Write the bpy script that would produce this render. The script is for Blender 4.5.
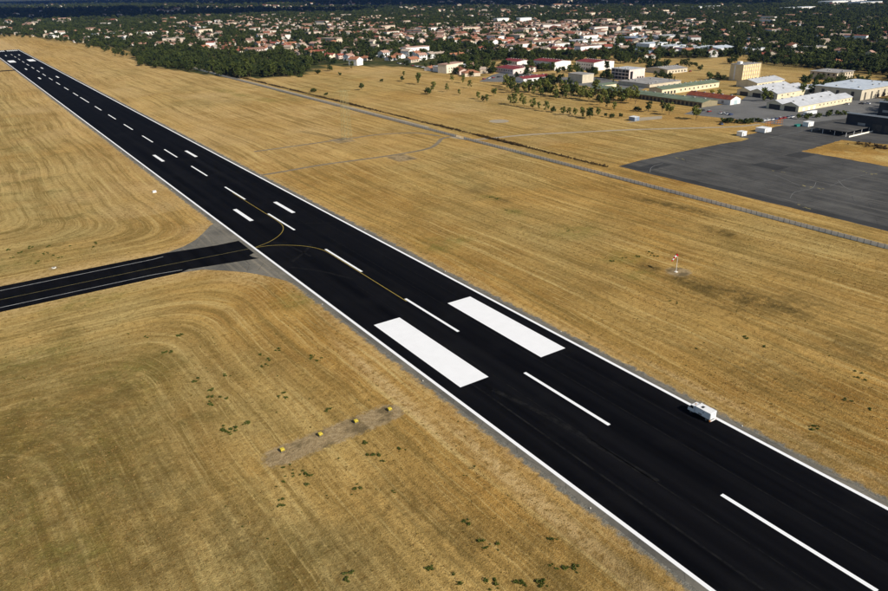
import bpy, bmesh, math, random
import numpy as np
from mathutils import Vector, Matrix

for o in list(bpy.data.objects): bpy.data.objects.remove(o)
scn = bpy.context.scene
COL = scn.collection
R = math.radians
rng = np.random.default_rng(7)
random.seed(7)

# ---------------------------------------------------------------- camera (solved from the runway markings)
PW, PH = 888.0, 591.0
F_PX, PITCH, ROLL, YAW = 709.9289, 0.4100, -0.0205, 0.5897
CAM = np.array([-107.6588, -33.5934, 93.2073])
FW = np.array([math.sin(YAW)*math.cos(PITCH), math.cos(YAW)*math.cos(PITCH), -math.sin(PITCH)])
R0 = np.array([math.cos(YAW), -math.sin(YAW), 0.0]); U0 = np.cross(R0, FW)
RT = R0*math.cos(ROLL) + U0*math.sin(ROLL); UP = np.cross(RT, FW)
def G(px, py, z=0.0):
    d = FW + RT*(px-PW/2)/F_PX - UP*(py-PH/2)/F_PX
    return CAM + d*((z-CAM[2])/d[2])
def PX(P):
    q = np.asarray(P, float) - CAM; zz = q @ FW
    return PW/2 + F_PX*(q @ RT)/zz, PH/2 - F_PX*(q @ UP)/zz
cam_d = bpy.data.cameras.new('camera'); cam = bpy.data.objects.new('camera', cam_d); COL.objects.link(cam)
cam_d.sensor_width = 36.0; cam_d.sensor_fit = 'HORIZONTAL'; cam_d.lens = F_PX/PW*36.0
cam_d.clip_start = 1.0; cam_d.clip_end = 90000.0
cam.matrix_world = Matrix(((RT[0], UP[0], -FW[0], CAM[0]), (RT[1], UP[1], -FW[1], CAM[1]), (RT[2], UP[2], -FW[2], CAM[2]), (0, 0, 0, 1)))
scn.camera = cam

# ---------------------------------------------------------------- sky, sun, exposure
SUN_EL = R(33.5); SUN_AZ = math.atan2(0.25, -0.968)      # clockwise from +Y
world = bpy.data.worlds.new('World'); scn.world = world; world.use_nodes = True
wn = world.node_tree; bg = wn.nodes['Background']
sky = wn.nodes.new('ShaderNodeTexSky'); sky.sky_type = 'NISHITA'; sky.sun_disc = False
sky.sun_elevation = SUN_EL; sky.sun_rotation = SUN_AZ; sky.altitude = 200; sky.air_density = 1.0; sky.dust_density = 0.6; sky.ozone_density = 1.0
wn.links.new(sky.outputs[0], bg.inputs[0]); bg.inputs[1].default_value = 0.07
sun_d = bpy.data.lights.new('sun', 'SUN'); sun_d.energy = 4.6; sun_d.angle = R(0.5); sun_d.color = (1.0, 0.93, 0.82)
sun = bpy.data.objects.new('sun', sun_d); COL.objects.link(sun)
SD = Vector((math.sin(SUN_AZ)*math.cos(SUN_EL), math.cos(SUN_AZ)*math.cos(SUN_EL), math.sin(SUN_EL)))
sun.rotation_euler = SD.to_track_quat('Z', 'Y').to_euler(); sun.location = (0, 0, 300)
scn.view_settings.view_transform = 'Standard'; scn.view_settings.look = 'None'
scn.view_settings.exposure = 0.36; scn.view_settings.gamma = 1.0; scn.view_settings.use_curve_mapping = False

HAZE = 1.9e-5      # density of the haze box built at the end

# ---------------------------------------------------------------- helpers
def tag(o, label=None, cat=None, group=None, kind=None):
    if label: o['label'] = label
    if cat: o['category'] = cat
    if group: o['group'] = group
    if kind: o['kind'] = kind
    return o
def empty(name, loc=(0, 0, 0), rz=0.0):
    o = bpy.data.objects.new(name, None); COL.objects.link(o); o.location = loc; o.rotation_euler = (0, 0, rz); o.empty_display_size = 0.5
    return o
def link(name, me, parent=None, loc=None, rz=None):
    o = bpy.data.objects.new(name, me); COL.objects.link(o)
    if parent is not None: o.parent = parent
    if loc is not None: o.location = loc
    if rz is not None: o.rotation_euler = (0, 0, rz)
    return o
def copy_tree(src, parent=None):
    c = src.copy(); COL.objects.link(c); c.parent = parent
    for ch in list(src.children): copy_tree(ch, c)
    return c
class MB:
    def __init__(s): s.v = []; s.f = []; s.m = []
    def face(s, pts, mi=0):
        n = len(s.v); s.v += [tuple(map(float, p)) for p in pts]; s.f.append(tuple(range(n, n+len(pts)))); s.m.append(mi)
    def box(s, x0, x1, y0, y1, z0, z1, mi=0, bottom=True):
        n = len(s.v)
        s.v += [(x0,y0,z0),(x1,y0,z0),(x1,y1,z0),(x0,y1,z0),(x0,y0,z1),(x1,y0,z1),(x1,y1,z1),(x0,y1,z1)]
        fs = [(4,5,6,7),(0,1,5,4),(1,2,6,5),(2,3,7,6),(3,0,4,7)] + ([(3,2,1,0)] if bottom else [])
        for f in fs: s.f.append(tuple(n+i for i in f)); s.m.append(mi)
    def prism(s, poly, axis, a, b, mi=0):
        # poly in the plane across axis, extruded from a to b. axis 'x': poly=(y,z); 'y': poly=(x,z); 'z': poly=(x,y)
        def P(p, t): return (t, p[0], p[1]) if axis == 'x' else ((p[0], t, p[1]) if axis == 'y' else (p[0], p[1], t))
        n = len(s.v); k = len(poly)
        s.v += [P(p, a) for p in poly] + [P(p, b) for p in poly]
        s.f.append(tuple(n+i for i in range(k))[::-1]); s.m.append(mi)
        s.f.append(tuple(n+k+i for i in range(k))); s.m.append(mi)
        for i in range(k):
            j = (i+1) % k; s.f.append((n+i, n+j, n+k+j, n+k+i)); s.m.append(mi)
    def tube(s, p, q, r0, r1=None, seg=8, mi=0):
        p = Vector(p); q = Vector(q); r1 = r0 if r1 is None else r1
        d = (q-p).normalized(); a = d.orthogonal().normalized(); b = d.cross(a); n = len(s.v)
        for c, rr in ((p, r0), (q, r1)):
            for i in range(seg):
                t = 2*math.pi*i/seg; s.v.append(tuple(c + a*rr*math.cos(t) + b*rr*math.sin(t)))
        for i in range(seg):
            j = (i+1) % seg; s.f.append((n+i, n+j, n+seg+j, n+seg+i)); s.m.append(mi)
        s.f.append(tuple(n+i for i in range(seg))[::-1]); s.m.append(mi)
        s.f.append(tuple(n+seg+i for i in range(seg))); s.m.append(mi)
    def mesh(s, name, mats, recalc=True):
        me = bpy.data.meshes.new(name); me.from_pydata(s.v, [], s.f)
        for m in (mats if isinstance(mats, (list, tuple)) else [mats]): me.materials.append(m)
        me.polygons.foreach_set('material_index', s.m)
        if recalc:
            bm = bmesh.new(); bm.from_mesh(me); bmesh.ops.recalc_face_normals(bm, faces=bm.faces); bm.to_mesh(me); bm.free()
        me.update(); return me
    def build(s, name, mats, parent=None, loc=None, rz=None, bevel=0):
        me = s.mesh(name, mats)
        if bevel:
            bm = bmesh.new(); bm.from_mesh(me); bmesh.ops.bevel(bm, geom=list(bm.edges), offset=bevel, segments=2, affect='EDGES', profile=0.6); bm.to_mesh(me); bm.free()
        return link(name, me, parent, loc, rz)

# ---- value noise in numpy for layout
def vnoise(x, y, seed=0):
    x = np.asarray(x, float); y = np.asarray(y, float)
    xi = np.floor(x).astype(np.int64); yi = np.floor(y).astype(np.int64); fx = x-xi; fy = y-yi
    fx = fx*fx*(3-2*fx); fy = fy*fy*(3-2*fy)
    def h(a, b):
        n = (a*374761393 + b*668265263 + seed*974711) & 0xffffffff
        n = ((n ^ (n >> 13))*1274126177) & 0xffffffff
        return ((n ^ (n >> 16)) & 0xffff)/65535.0
    return (h(xi,yi)*(1-fx)+h(xi+1,yi)*fx)*(1-fy) + (h(xi,yi+1)*(1-fx)+h(xi+1,yi+1)*fx)*fy
def fbm(x, y, seed=0): return (vnoise(x,y,seed)*.55 + vnoise(x*2.1,y*2.1,seed+1)*.29 + vnoise(x*4.3,y*4.3,seed+2)*.16)
def inpoly(x, y, poly):
    x = np.asarray(x, float); y = np.asarray(y, float); c = np.zeros(x.shape, bool); n = len(poly)
    for i in range(n):
        x1, y1 = poly[i]; x2, y2 = poly[(i+1) % n]
        if y1 == y2: continue
        c ^= ((y1 > y) != (y2 > y)) & (x < (x2-x1)*(y-y1)/(y2-y1) + x1)
    return c

# ---------------------------------------------------------------- materials
class NT:
    def __init__(s, name):
        s.m = bpy.data.materials.new(name); s.m.use_nodes = True; s.t = s.m.node_tree; s.b = s.t.nodes['Principled BSDF']
        s.pos = s.n('ShaderNodeNewGeometry').outputs['Position']
    def n(s, k, **kw):
        o = s.t.nodes.new(k)
        for a, b in kw.items(): setattr(o, a, b)
        return o
    def l(s, a, b): s.t.links.new(a, b)
    def val(s, sock, v):
        if hasattr(v, 'is_output'): s.l(v, sock)
        elif v is not None: sock.default_value = v
    def math(s, op, a, b=None, c=None, clamp=False):
        o = s.n('ShaderNodeMath', operation=op, use_clamp=clamp); s.val(o.inputs[0], a); s.val(o.inputs[1], b)
        if c is not None: s.val(o.inputs[2], c)
        return o.outputs[0]
    def sep(s, v):
        o = s.n('ShaderNodeSeparateXYZ'); s.l(v, o.inputs[0]); return o.outputs
    def comb(s, x, y, z=0.0):
        o = s.n('ShaderNodeCombineXYZ'); s.val(o.inputs[0], x); s.val(o.inputs[1], y); s.val(o.inputs[2], z); return o.outputs[0]
    def noise(s, vec=None, scale=1.0, detail=4.0, rough=0.55, dist=0.0):
        o = s.n('ShaderNodeTexNoise'); s.l(vec if vec is not None else s.pos, o.inputs['Vector'])
        o.inputs['Scale'].default_value = scale; o.inputs['Detail'].default_value = detail; o.inputs['Roughness'].default_value = rough; o.inputs['Distortion'].default_value = dist
        return o.outputs['Fac']
    def remap(s, v, a, b, c=0.0, d=1.0):
        o = s.n('ShaderNodeMapRange'); s.l(v, o.inputs[0])
        for i, q in enumerate((a, b, c, d)): o.inputs[1+i].default_value = q
        return o.outputs[0]
    def mix(s, f, a, b, mode='MIX'):
        o = s.n('ShaderNodeMix', data_type='RGBA', blend_type=mode); o.clamp_factor = True
        s.val(o.inputs[0], f)
        for sock, v in ((o.inputs[6], a), (o.inputs[7], b)):
            if isinstance(v, tuple): sock.default_value = (*v, 1.0)
            else: s.l(v, sock)
        return o.outputs[2]
    def attr(s, name):
        o = s.n('ShaderNodeAttribute'); o.attribute_name = name; return o.outputs['Fac']
    def rand(s): return s.n('ShaderNodeObjectInfo').outputs['Random']
    def bump(s, h, strength, dist):
        o = s.n('ShaderNodeBump'); o.inputs['Strength'].default_value = strength; o.inputs['Distance'].default_value = dist
        s.l(h, o.inputs['Height']); s.l(o.outputs[0], s.b.inputs['Normal'])
    def done(s, col, rough=0.8, spec=0.3, metal=0.0):
        s.val(s.b.inputs['Base Color'], (*col, 1.0) if isinstance(col, tuple) else col); s.val(s.b.inputs['Roughness'], rough)
        s.b.inputs['Specular IOR Level'].default_value = spec; s.b.inputs['Metallic'].default_value = metal
        return s.m
def plain(name, col, rough=0.7, spec=0.3, var=0.15, scale=0.6, metal=0.0):
    t = NT(name); n = t.noise(scale=scale, detail=5)
    c2 = tuple(c*(1-var*1.6) for c in col); c1 = tuple(min(0.9, c*(1+var)) for c in col)
    return t.done(t.mix(t.remap(n, .3, .7), c2, c1), rough, spec, metal)
def ramp_obj(name, cols, rough=0.75, spec=0.25, var=0.2, scale=0.5, obj_noise=True):
    # one colour per object, drawn at random from the list
    t = NT(name); r = t.rand(); o = t.n('ShaderNodeValToRGB'); o.color_ramp.interpolation = 'CONSTANT'
    el = o.color_ramp.elements
    for i, c in enumerate(cols):
        e = el[i] if i < 2 else el.new(i/len(cols))
        e.position = i/len(cols); e.color = (*c, 1)
    t.l(r, o.inputs[0]); n = t.noise(scale=scale, detail=4)
    return t.done(t.mix(t.remap(n, .3, .72), t.mix(1.0, o.outputs[0], (1-var*1.8,)*3, 'MULTIPLY'), o.outputs[0]), rough, spec)

def grass_material():
    t = NT('dry_grass'); P = t.pos; x, y, z = t.sep(P)
    mow = t.attr('mow'); green = t.attr('green'); dark = t.attr('weed'); bare = t.attr('bare'); town = t.attr('town'); pale = t.attr('pale'); olive = t.attr('olive')
    big = t.noise(scale=0.012, detail=3); mid = t.noise(scale=0.07, detail=4, rough=.6); fine = t.noise(scale=0.55, detail=5, rough=.68); vf = t.noise(scale=3.2, detail=3, rough=.7)
    # swath lines left by the mower, running along the mow coordinate
    warp = t.math('MULTIPLY', t.math('SUBTRACT', t.noise(scale=0.022, detail=3), .5), 5.0)
    mw = t.math('ADD', mow, warp)
    st1 = t.noise(t.comb(t.math('MULTIPLY', mw, .42), t.math('MULTIPLY', x, .012), t.math('MULTIPLY', y, .012)), 1.0, 3, .6)
    st2 = t.noise(t.comb(t.math('MULTIPLY', mw, 1.9), t.math('MULTIPLY', x, .045), t.math('MULTIPLY', y, .045)), 1.0, 3, .65)
    wave = t.math('SINE', t.math('MULTIPLY', mw, 3.0))
    wmask = t.remap(t.noise(scale=0.018, detail=2), .38, .56)
    wave = t.math('MULTIPLY', wave, wmask)
    st0 = t.noise(t.comb(t.math('MULTIPLY', mw, .15), t.math('MULTIPLY', x, .006), t.math('MULTIPLY', y, .006)), 1.0, 3, .55)
    c = t.mix(t.remap(mid, .36, .64), (.290, .142, .021), (.465, .255, .046))
    c = t.mix(t.remap(big, .42, .60, 0, .70), c, (.560, .335, .082))
    c = t.mix(t.remap(t.noise(scale=.026, detail=5, rough=.65), .50, .66, 0, .65), c, (.215, .118, .020))
    c = t.mix(t.math('MULTIPLY', pale, t.remap(mid, .25, .6, .35, 1.0)), c, (.575, .385, .145))
    c = t.mix(t.math('MULTIPLY', olive, t.remap(t.noise(scale=.03, detail=4), .36, .58, .25, .85)), c, (.415, .315, .112))
    c = t.mix(t.math('MULTIPLY', olive, t.remap(t.noise(scale=.055, detail=6, rough=.68), .50, .64, 0, .80)), c, (.150, .118, .030))
    c = t.mix(t.remap(st0, .46, .64, 0, .38), c, (.225, .128, .024))
    c = t.mix(t.remap(st0, .44, .30, 0, .38), c, (.570, .370, .105))
    c = t.mix(t.remap(st1, .48, .66, 0, .70), c, (.190, .122, .027))
    c = t.mix(t.remap(st1, .43, .28, 0, .72), c, (.620, .455, .165))
    c = t.mix(t.remap(st2, .53, .68, 0, .55), c, (.600, .435, .155))
    c = t.mix(t.math('MULTIPLY', t.remap(wave, .1, .9), t.remap(t.noise(scale=.011, detail=2), .42, .6, .08, .34)), c, (.190, .112, .026))
    c = t.mix(t.math('MULTIPLY', bare, t.remap(fine, .25, .6)), c, (.56, .385, .165))
    gm = t.math('MULTIPLY', green, t.remap(t.noise(scale=.16, detail=5, rough=.7), .36, .62))
    c = t.mix(t.math('MULTIPLY', gm, .85), c, (.150, .148, .026))
    dm = t.math('MULTIPLY', dark, t.remap(t.noise(scale=.14, detail=6, rough=.75), .36, .56))
    c = t.mix(t.math('MULTIPLY', dm, .95), c, (.085, .058, .015))  # brown of the weeds and of the painted corner darkening
    # fine straw mottling
    c = t.mix(t.remap(fine, .32, .50, .60, 0), c, (.150, .084, .016))
    c = t.mix(t.remap(fine, .56, .74, 0, .34), c, (.620, .415, .125))
    sp2 = t.noise(scale=1.5, detail=4, rough=.72)
    c = t.mix(t.remap(sp2, .31, .45, .75, 0), c, (.095, .060, .014))
    c = t.mix(t.remap(sp2, .56, .70, 0, .42), c, (.64, .435, .14))
    c = t.mix(t.remap(vf, .34, .50, .50, 0), c, (.11, .07, .018))
    sp = t.math('MULTIPLY', t.remap(t.noise(scale=.8, detail=3, rough=.6), .62, .70), t.remap(t.noise(scale=.035, detail=2), .44, .62))
    c = t.mix(t.math('MULTIPLY', sp, .65), c, (.070, .062, .016))
    # bare gravel patches with crumbling edges
    gv = t.attr('gravel'); gn = t.noise(scale=.9, detail=6, rough=.75)
    gcol = t.mix(t.remap(gn, .35, .65), (.22, .150, .070), (.40, .295, .155)); gcol = t.mix(t.remap(t.noise(scale=.22, detail=4), .48, .62), gcol, (.15, .11, .055))
    c = t.mix(t.remap(t.math('ADD', gv, t.math('MULTIPLY', t.math('SUBTRACT', gn, .5), 1.7)), .28, .66, 0, .96), c, gcol)
    # crumbling tarmac and gravel just outside the runway shoulder
    axx = t.math('ABSOLUTE', x)
    sh = t.math('ADD', t.math('MULTIPLY', t.math('SUBTRACT', 25.3, axx), .55), t.math('MULTIPLY', t.math('SUBTRACT', t.noise(scale=.35, detail=6, rough=.75), .5), 3.2))
    c = t.mix(t.math('MULTIPLY', t.remap(sh, -.1, .5), t.math('LESS_THAN', y, 1596.0)), c, t.mix(t.remap(gn, .35, .65), (.105, .10, .082), (.23, .215, .175)))
    # built-up land outside the airfield: lawns, dry plots, tracks
    tn = t.noise(scale=.018, detail=5, rough=.65); tn2 = t.noise(scale=.05, detail=3)
    tc = t.mix(t.remap(tn, .40, .60), (.030, .042, .012), (.085, .078, .026)); tc = t.mix(t.remap(tn2, .60, .72), tc, (.22, .165, .075))
    c = t.mix(town, c, tc)
    h = t.math('ADD', t.math('MULTIPLY', fine, .6), t.math('MULTIPLY', vf, .4)); t.bump(h, 1.0, .55)
    hs = t.n('ShaderNodeHueSaturation'); hs.inputs['Saturation'].default_value = .95; hs.inputs['Hue'].default_value = .5005; hs.inputs['Value'].default_value = 1.0; t.l(c, hs.inputs['Color']); c = hs.outputs[0]
    return t.done(c, .95, .03)
M = {}
M['grass'] = grass_material()

def asphalt_new():
    t = NT('new_asphalt'); x, y, z = t.sep(t.pos)
    lane = t.noise(t.comb(t.math('MULTIPLY', x, .27), t.math('MULTIPLY', y, .004)), 1.0, 2, .5)
    n = t.noise(scale=.06, detail=5, rough=.6); f = t.noise(scale=2.5, detail=3)
    c = t.mix(t.remap(lane, .35, .68), (.0018, .0019, .0026), (.0068, .0068, .0078)); c = t.mix(t.remap(n, .52, .75, 0, .7), c, (.0095, .0094, .0100))
    # scuffs and dusty tyre streaks along the length
    s1 = t.noise(t.comb(t.math('MULTIPLY', x, .9), t.math('MULTIPLY', y, .02)), 1.0, 4, .7)
    c = t.mix(t.math('MULTIPLY', t.remap(s1, .60, .78), t.remap(n, .42, .62, 0, .55)), c, (.020, .0195, .019))
    c = t.mix(t.remap(f, .35, .65, .25, 0), c, (.0015, .0015, .002))
    t.bump(f, .25, .02)
    return t.done(c, .95, .03)
M['asphalt'] = asphalt_new()
def old_asphalt(name, a, b, c_, sf=.22):
    t = NT(name); x, y, z = t.sep(t.pos)
    n = t.noise(scale=.05, detail=5, rough=.62); st = t.noise(t.comb(t.math('MULTIPLY', x, sf), t.math('MULTIPLY', y, .012)), 1, 4, .65); f = t.noise(scale=1.2, detail=4, rough=.7)
    c = t.mix(t.remap(n, .36, .66), a, b); c = t.mix(t.remap(st, .50, .72, 0, .75), c, c_); c = t.mix(t.remap(f, .30, .5, .35, 0), c, tuple(q*.6 for q in a))
    vo = t.n('ShaderNodeTexVoronoi', feature='DISTANCE_TO_EDGE'); vo.inputs['Scale'].default_value = .11; t.l(t.pos, vo.inputs['Vector'])
    c = t.mix(t.remap(vo.outputs['Distance'], 0, .012, .6, 0), c, tuple(q*.45 for q in a))
    return t.done(c, .88, .2)
M['apron'] = old_asphalt('old_apron_asphalt', (.040, .039, .037), (.084, .081, .075), (.140, .133, .118), .45)
M['yard'] = old_asphalt('yard_asphalt', (.115, .113, .108), (.155, .152, .145), (.19, .185, .175))
M['shoulder'] = old_asphalt('shoulder_asphalt', (.085, .080, .068), (.175, .160, .130), (.26, .225, .165), .5)
M['track'] = old_asphalt('service_track', (.15, .125, .085), (.215, .175, .115), (.29, .225, .135))
M['road'] = old_asphalt('perimeter_road', (.28, .235, .165), (.37, .31, .22), (.45, .375, .26))
M['gravel'] = old_asphalt('gravel_pad', (.14, .108, .062), (.235, .19, .118), (.30, .245, .155))
def scuff_mat():
    t = NT('dusty_scuff'); n = t.noise(scale=.5, detail=6, rough=.75); return t.done(t.mix(t.remap(n, .40, .66), (.0045, .0045, .0052), (.017, .0165, .016)), .95, .03)
M['scuff'] = scuff_mat()
M['paint'] = plain('white_marking_paint', (.80, .80, .80), .65, .3, .02, .35)
M['yellow'] = plain('yellow_marking_paint', (.36, .27, .055), .65, .2, .15, .8)
M['palepaint'] = plain('worn_white_paint', (.19, .19, .185), .7, .2, .2, .5)
M['palepaint2'] = plain('pale_line_paint', (.40, .40, .39), .7, .2, .2, .5)
M['wornyellow'] = plain('worn_yellow_paint', (.26, .22, .09), .8, .1, .25, .6)
M['tarpatch'] = old_asphalt('tar_patch', (.026, .026, .026), (.042, .042, .041), (.070, .068, .064))
M['concrete'] = plain('pale_concrete', (.86, .79, .68), .85, .2, .08, .5)
M['post'] = plain('grey_concrete_post', (.20, .19, .18), .85, .2, .15, 1)
M['white_metal'] = plain('white_painted_metal', (.78, .78, .77), .4, .4, .06, .8)
M['white_wall'] = plain('white_render', (.76, .73, .69), .85, .15, .08, .3)
M['cream'] = plain('cream_render', (.68, .59, .41), .85, .15, .10, .25)
M['silo_cream'] = plain('silo_cream_render', (.72, .59, .35), .85, .15, .08, .25)
M['beige'] = plain('beige_render', (.55, .48, .36), .85, .15, .10, .25)
M['grey_wall'] = plain('grey_render', (.33, .32, .30), .85, .15, .12, .25)
M['dark_wall'] = plain('dark_cladding', (.030, .031, .033), .7, .3, .2, .3)
M['olive_wall'] = plain('olive_render', (.25, .21, .13), .85, .15, .14, .25)
M['pinkwhite'] = plain('pink_white_render', (.72, .60, .54), .85, .15, .1, .3)
M['roof_grey'] = plain('pale_grey_sheet_roof', (.47, .48, .50), .55, .35, .11, .22)
M['roof_white'] = plain('white_sheet_roof', (.52, .57, .63), .5, .35, .11, .22)
M['roof_green'] = plain('green_sheet_roof', (.135, .17, .115), .7, .25, .18, .15)
M['roof_red'] = plain('dark_red_roof', (.20, .036, .040), .75, .2, .20, .2)
M['roof_rust'] = plain('rust_red_tile_roof', (.20, .055, .030), .8, .2, .30, .4)
M['roof_flat'] = plain('grey_flat_roof', (.30, .285, .27), .85, .2, .2, .15)
M['roof_blue'] = plain('blue_grey_sheet_roof', (.20, .26, .36), .6, .3, .12, .1)
M['glass'] = plain('dark_window_glass', (.020, .024, .030), .15, .5, .1, 1)
M['door'] = plain('dark_sheet_door', (.055, .050, .043), .6, .3, .2, .6)
M['bluedoor'] = plain('pale_blue_door', (.42, .52, .54), .6, .3, .1, .6)
M['rubber'] = plain('black_rubber', (.012, .012, .012), .8, .2, .1, 2)
M['chassis'] = plain('dark_chassis', (.022, .022, .024), .6, .3, .2, 2)
M['yellowbox'] = plain('yellow_painted_metal', (.60, .46, .05), .6, .3, .08, 3)
M['red'] = plain('red_fabric', (.50, .012, .018), .8, .1, .1, 2)
M['whitefab'] = plain('white_fabric', (.78, .77, .75), .8, .1, .05, 2)
M['orange'] = plain('orange_painted_steel', (.36, .14, .03), .6, .3, .15, 2)
M['teal'] = plain('teal_tarpaulin', (.02, .16, .14), .6, .3, .1, 1)
M['house_wall'] = ramp_obj('house_wall', [(.68,.62,.54), (.74,.70,.64), (.60,.50,.39), (.70,.60,.47), (.55,.47,.38), (.76,.74,.70), (.62,.50,.41)], .85, .1, .08, .4)
M['house_roof'] = ramp_obj('house_roof', [(.34,.17,.11), (.42,.24,.17), (.28,.17,.13), (.46,.29,.22), (.30,.12,.08), (.40,.29,.23), (.44,.38,.32)], .85, .1, .22, .5)
M['shed_wall'] = ramp_obj('shed_wall', [(.70,.70,.68), (.60,.60,.58), (.68,.62,.5), (.45,.47,.5)], .8, .2, .08, .2)
M['shed_roof'] = ramp_obj('shed_roof', [(.62,.65,.69), (.50,.51,.53), (.42,.44,.47), (.68,.68,.67), (.30,.36,.45)], .6, .3, .1, .1)
M['car'] = ramp_obj('car_paint', [(.75,.75,.75), (.25,.26,.28), (.03,.03,.035), (.55,.56,.58), (.06,.09,.2), (.30,.03,.03), (.78,.78,.78)], .3, .5, .02, .5)
M['bark'] = plain('bark', (.085, .065, .045), .9, .1, .3, 3)

def leaf_mat(name, c1, c2, c3, trans=0.25):
    t = NT(name); r = t.rand(); n = t.noise(scale=.45, detail=3)
    c = t.mix(t.remap(r, 0, 1), c1, c2); c = t.mix(t.remap(n, .45, .75, 0, .8), c, c3)
    t.done(c, .7, .15)
    tr = t.n('ShaderNodeBsdfTranslucent'); t.l(c, tr.inputs[0]); mx = t.n('ShaderNodeMixShader'); mx.inputs[0].default_value = trans
    out = t.t.nodes['Material Output']; t.l(t.b.outputs[0], mx.inputs[1]); t.l(tr.outputs[0], mx.inputs[2]); t.l(mx.outputs[0], out.inputs[0])
    return t.m
M['leaf'] = leaf_mat('tree_foliage', (.013, .027, .009), (.070, .090, .019), (.115, .125, .028))
M['leaf_lt'] = leaf_mat('young_tree_foliage', (.085, .110, .022), (.15, .155, .034), (.19, .18, .045))
M['leaf_yel'] = leaf_mat('yellow_foliage', (.26, .22, .02), (.26, .22, .02), (.30, .24, .03))
M['weed'] = leaf_mat('weed_leaf', (.060, .082, .014), (.085, .105, .018), (.12, .125, .03))
M['scrub'] = leaf_mat('dry_scrub', (.055, .034, .014), (.085, .055, .022), (.12, .085, .032), .1)
M['straw'] = leaf_mat('straw_tuft', (.26, .155, .045), (.40, .26, .095), (.46, .31, .13), .2)

# ---------------------------------------------------------------- ground: one sheet to the horizon
def axis(fine0, fine1, step, far0, far1, grow=1.25):
    a = list(np.arange(fine0, fine1+.1, step)); s = step
    while a[-1] < far1: s *= grow; a.append(a[-1]+s)
    s = step; b = []
    p = fine0
    while p > far0: s *= grow; p -= s; b.append(p)
    return np.array(b[::-1]+a)
gx = axis(-170, 330, 2.0, -40000, 60000); gy = axis(20, 720, 2.0, -40000, 60000)
X, Y = np.meshgrid(gx, gy); nx, ny = len(gx), len(gy)
verts = np.stack([X.ravel(), Y.ravel(), np.zeros(X.size)], 1)
ii = np.arange(nx*ny).reshape(ny, nx)
faces = np.stack([ii[:-1,:-1], ii[:-1,1:], ii[1:,1:], ii[1:,:-1]], -1).reshape(-1, 4)
me = bpy.data.meshes.new('ground'); me.from_pydata(verts.tolist(), [], faces.tolist()); me.materials.append(M['grass'])
xv, yv = verts[:,0], verts[:,1]
def smin(a, b, k):
    h = np.clip(.5+.5*(b-a)/k, 0, 1); return b*(1-h)+a*h-k*h*(1-h)
dl = smin(-xv-22.5, np.abs(yv-231.5)-12.5, 20.0)
mow = np.where(xv < 0, dl + 1.2*np.sin(yv*.03), xv-22.5 + 2.0*np.sin(yv*.022+xv*.03))
def blob(cx, cy, rx, ry, ang=0.0):
    a = R(ang); u = (xv-cx)*math.cos(a)+(yv-cy)*math.sin(a); w = -(xv-cx)*math.sin(a)+(yv-cy)*math.cos(a)
    d = np.sqrt((u/rx)**2+(w/ry)**2); return np.clip(1.5-d*1.25, 0, 1)
def blobpx(px, py, rx, ry, ang=0.0):
    g = G(px, py); return blob(g[0], g[1], rx, ry, ang)
green = np.zeros(len(xv)); weed = np.zeros(len(xv)); bare = np.zeros(len(xv))
for a in [(40,450,26,40),(110,390,18,26),(20,540,24,30),(80,300,26,8),(490,197,5,7),(513,212,6,8),(575,232,14,8),(625,258,10,8),(455,240,9,6),(226,91,10,26),(240,95,8,22),(268,100,10,22),(20,262,24,12),(38,356,14,8),(120,372,12,8),(10,520,10,14),(70,555,10,10),(640,275,6,7),(95,300,14,6),(300,300,10,8),(440,245,10,10)]:
    green = np.maximum(green, blobpx(*a)*(.45 if a[2] > 15 else .8))
for a in [(60,430,30,45,0),(140,500,18,30,0),(30,520,25,30,0),(330,560,14,16,0),(560,560,10,14,0),(780,380,14,30,0),(850,460,12,20,0),(720,300,12,26,0),(655,203,4,18,0),(690,209,4,18,0),(720,232,5,10,0),(695,283,5.5,12,0),(715,290,5.8,16,10),(735,297,5,12,0),(760,300,5.9,20,0),(650,267,4,5,0),(505,200,6,6,0),(105,398,12,26,0),(70,530,14,20,0),(60,480,12,25,0),(150,560,10,12,0),(800,300,8,14,0),(860,350,10,14,0),(840,440,8,10,0),(480,190,8,8,0),(345,105,12,12,0),(230,540,9,14,0),(400,500,8,10,0),(460,540,8,9,0),(620,570,7,8,0)]:  # dry weeds; wide near blobs also put the lens's corner darkening into the colour
    weed = np.maximum(weed, np.minimum(1, blobpx(*a)*(1.3 if a[2] < 6 else .62)))
ax = np.abs(xv)
ef = fbm(xv*.12, yv*.05, 4)
bare = np.maximum(bare, np.clip(1-(ax-22)/(4.0+7*ef), 0, 1)*.85)
lt = (xv < -20)
for c0, w0, y0_, y1_ in ((-30.6,1.3,-60,150),(-33.4,1.0,-60,140),(29.5,1.2,-40,90)): bare = np.maximum(bare, np.clip(1.3-np.abs(xv-c0-1.2*np.sin(yv*.04))/w0, 0, 1)*.9*np.clip((y1_-yv)/30, 0, 1))
bare = np.maximum(bare, np.where(lt, np.clip(1-(np.abs(yv-231.5)-12)/(6+8*ef), 0, 1)*.95, 0))
bare = np.maximum(bare, np.clip(1-np.hypot(xv+24, yv-262)/22, 0, 1)*1.0*lt)
bare = np.maximum(bare, np.clip(1-np.hypot(xv+30, yv-205)/20, 0, 1)*.9*lt)
bare = np.maximum(bare, np.clip(fbm(xv*.02, yv*.02, 9)*2.2-1.25, 0, .7)*(yv > 300))
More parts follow.
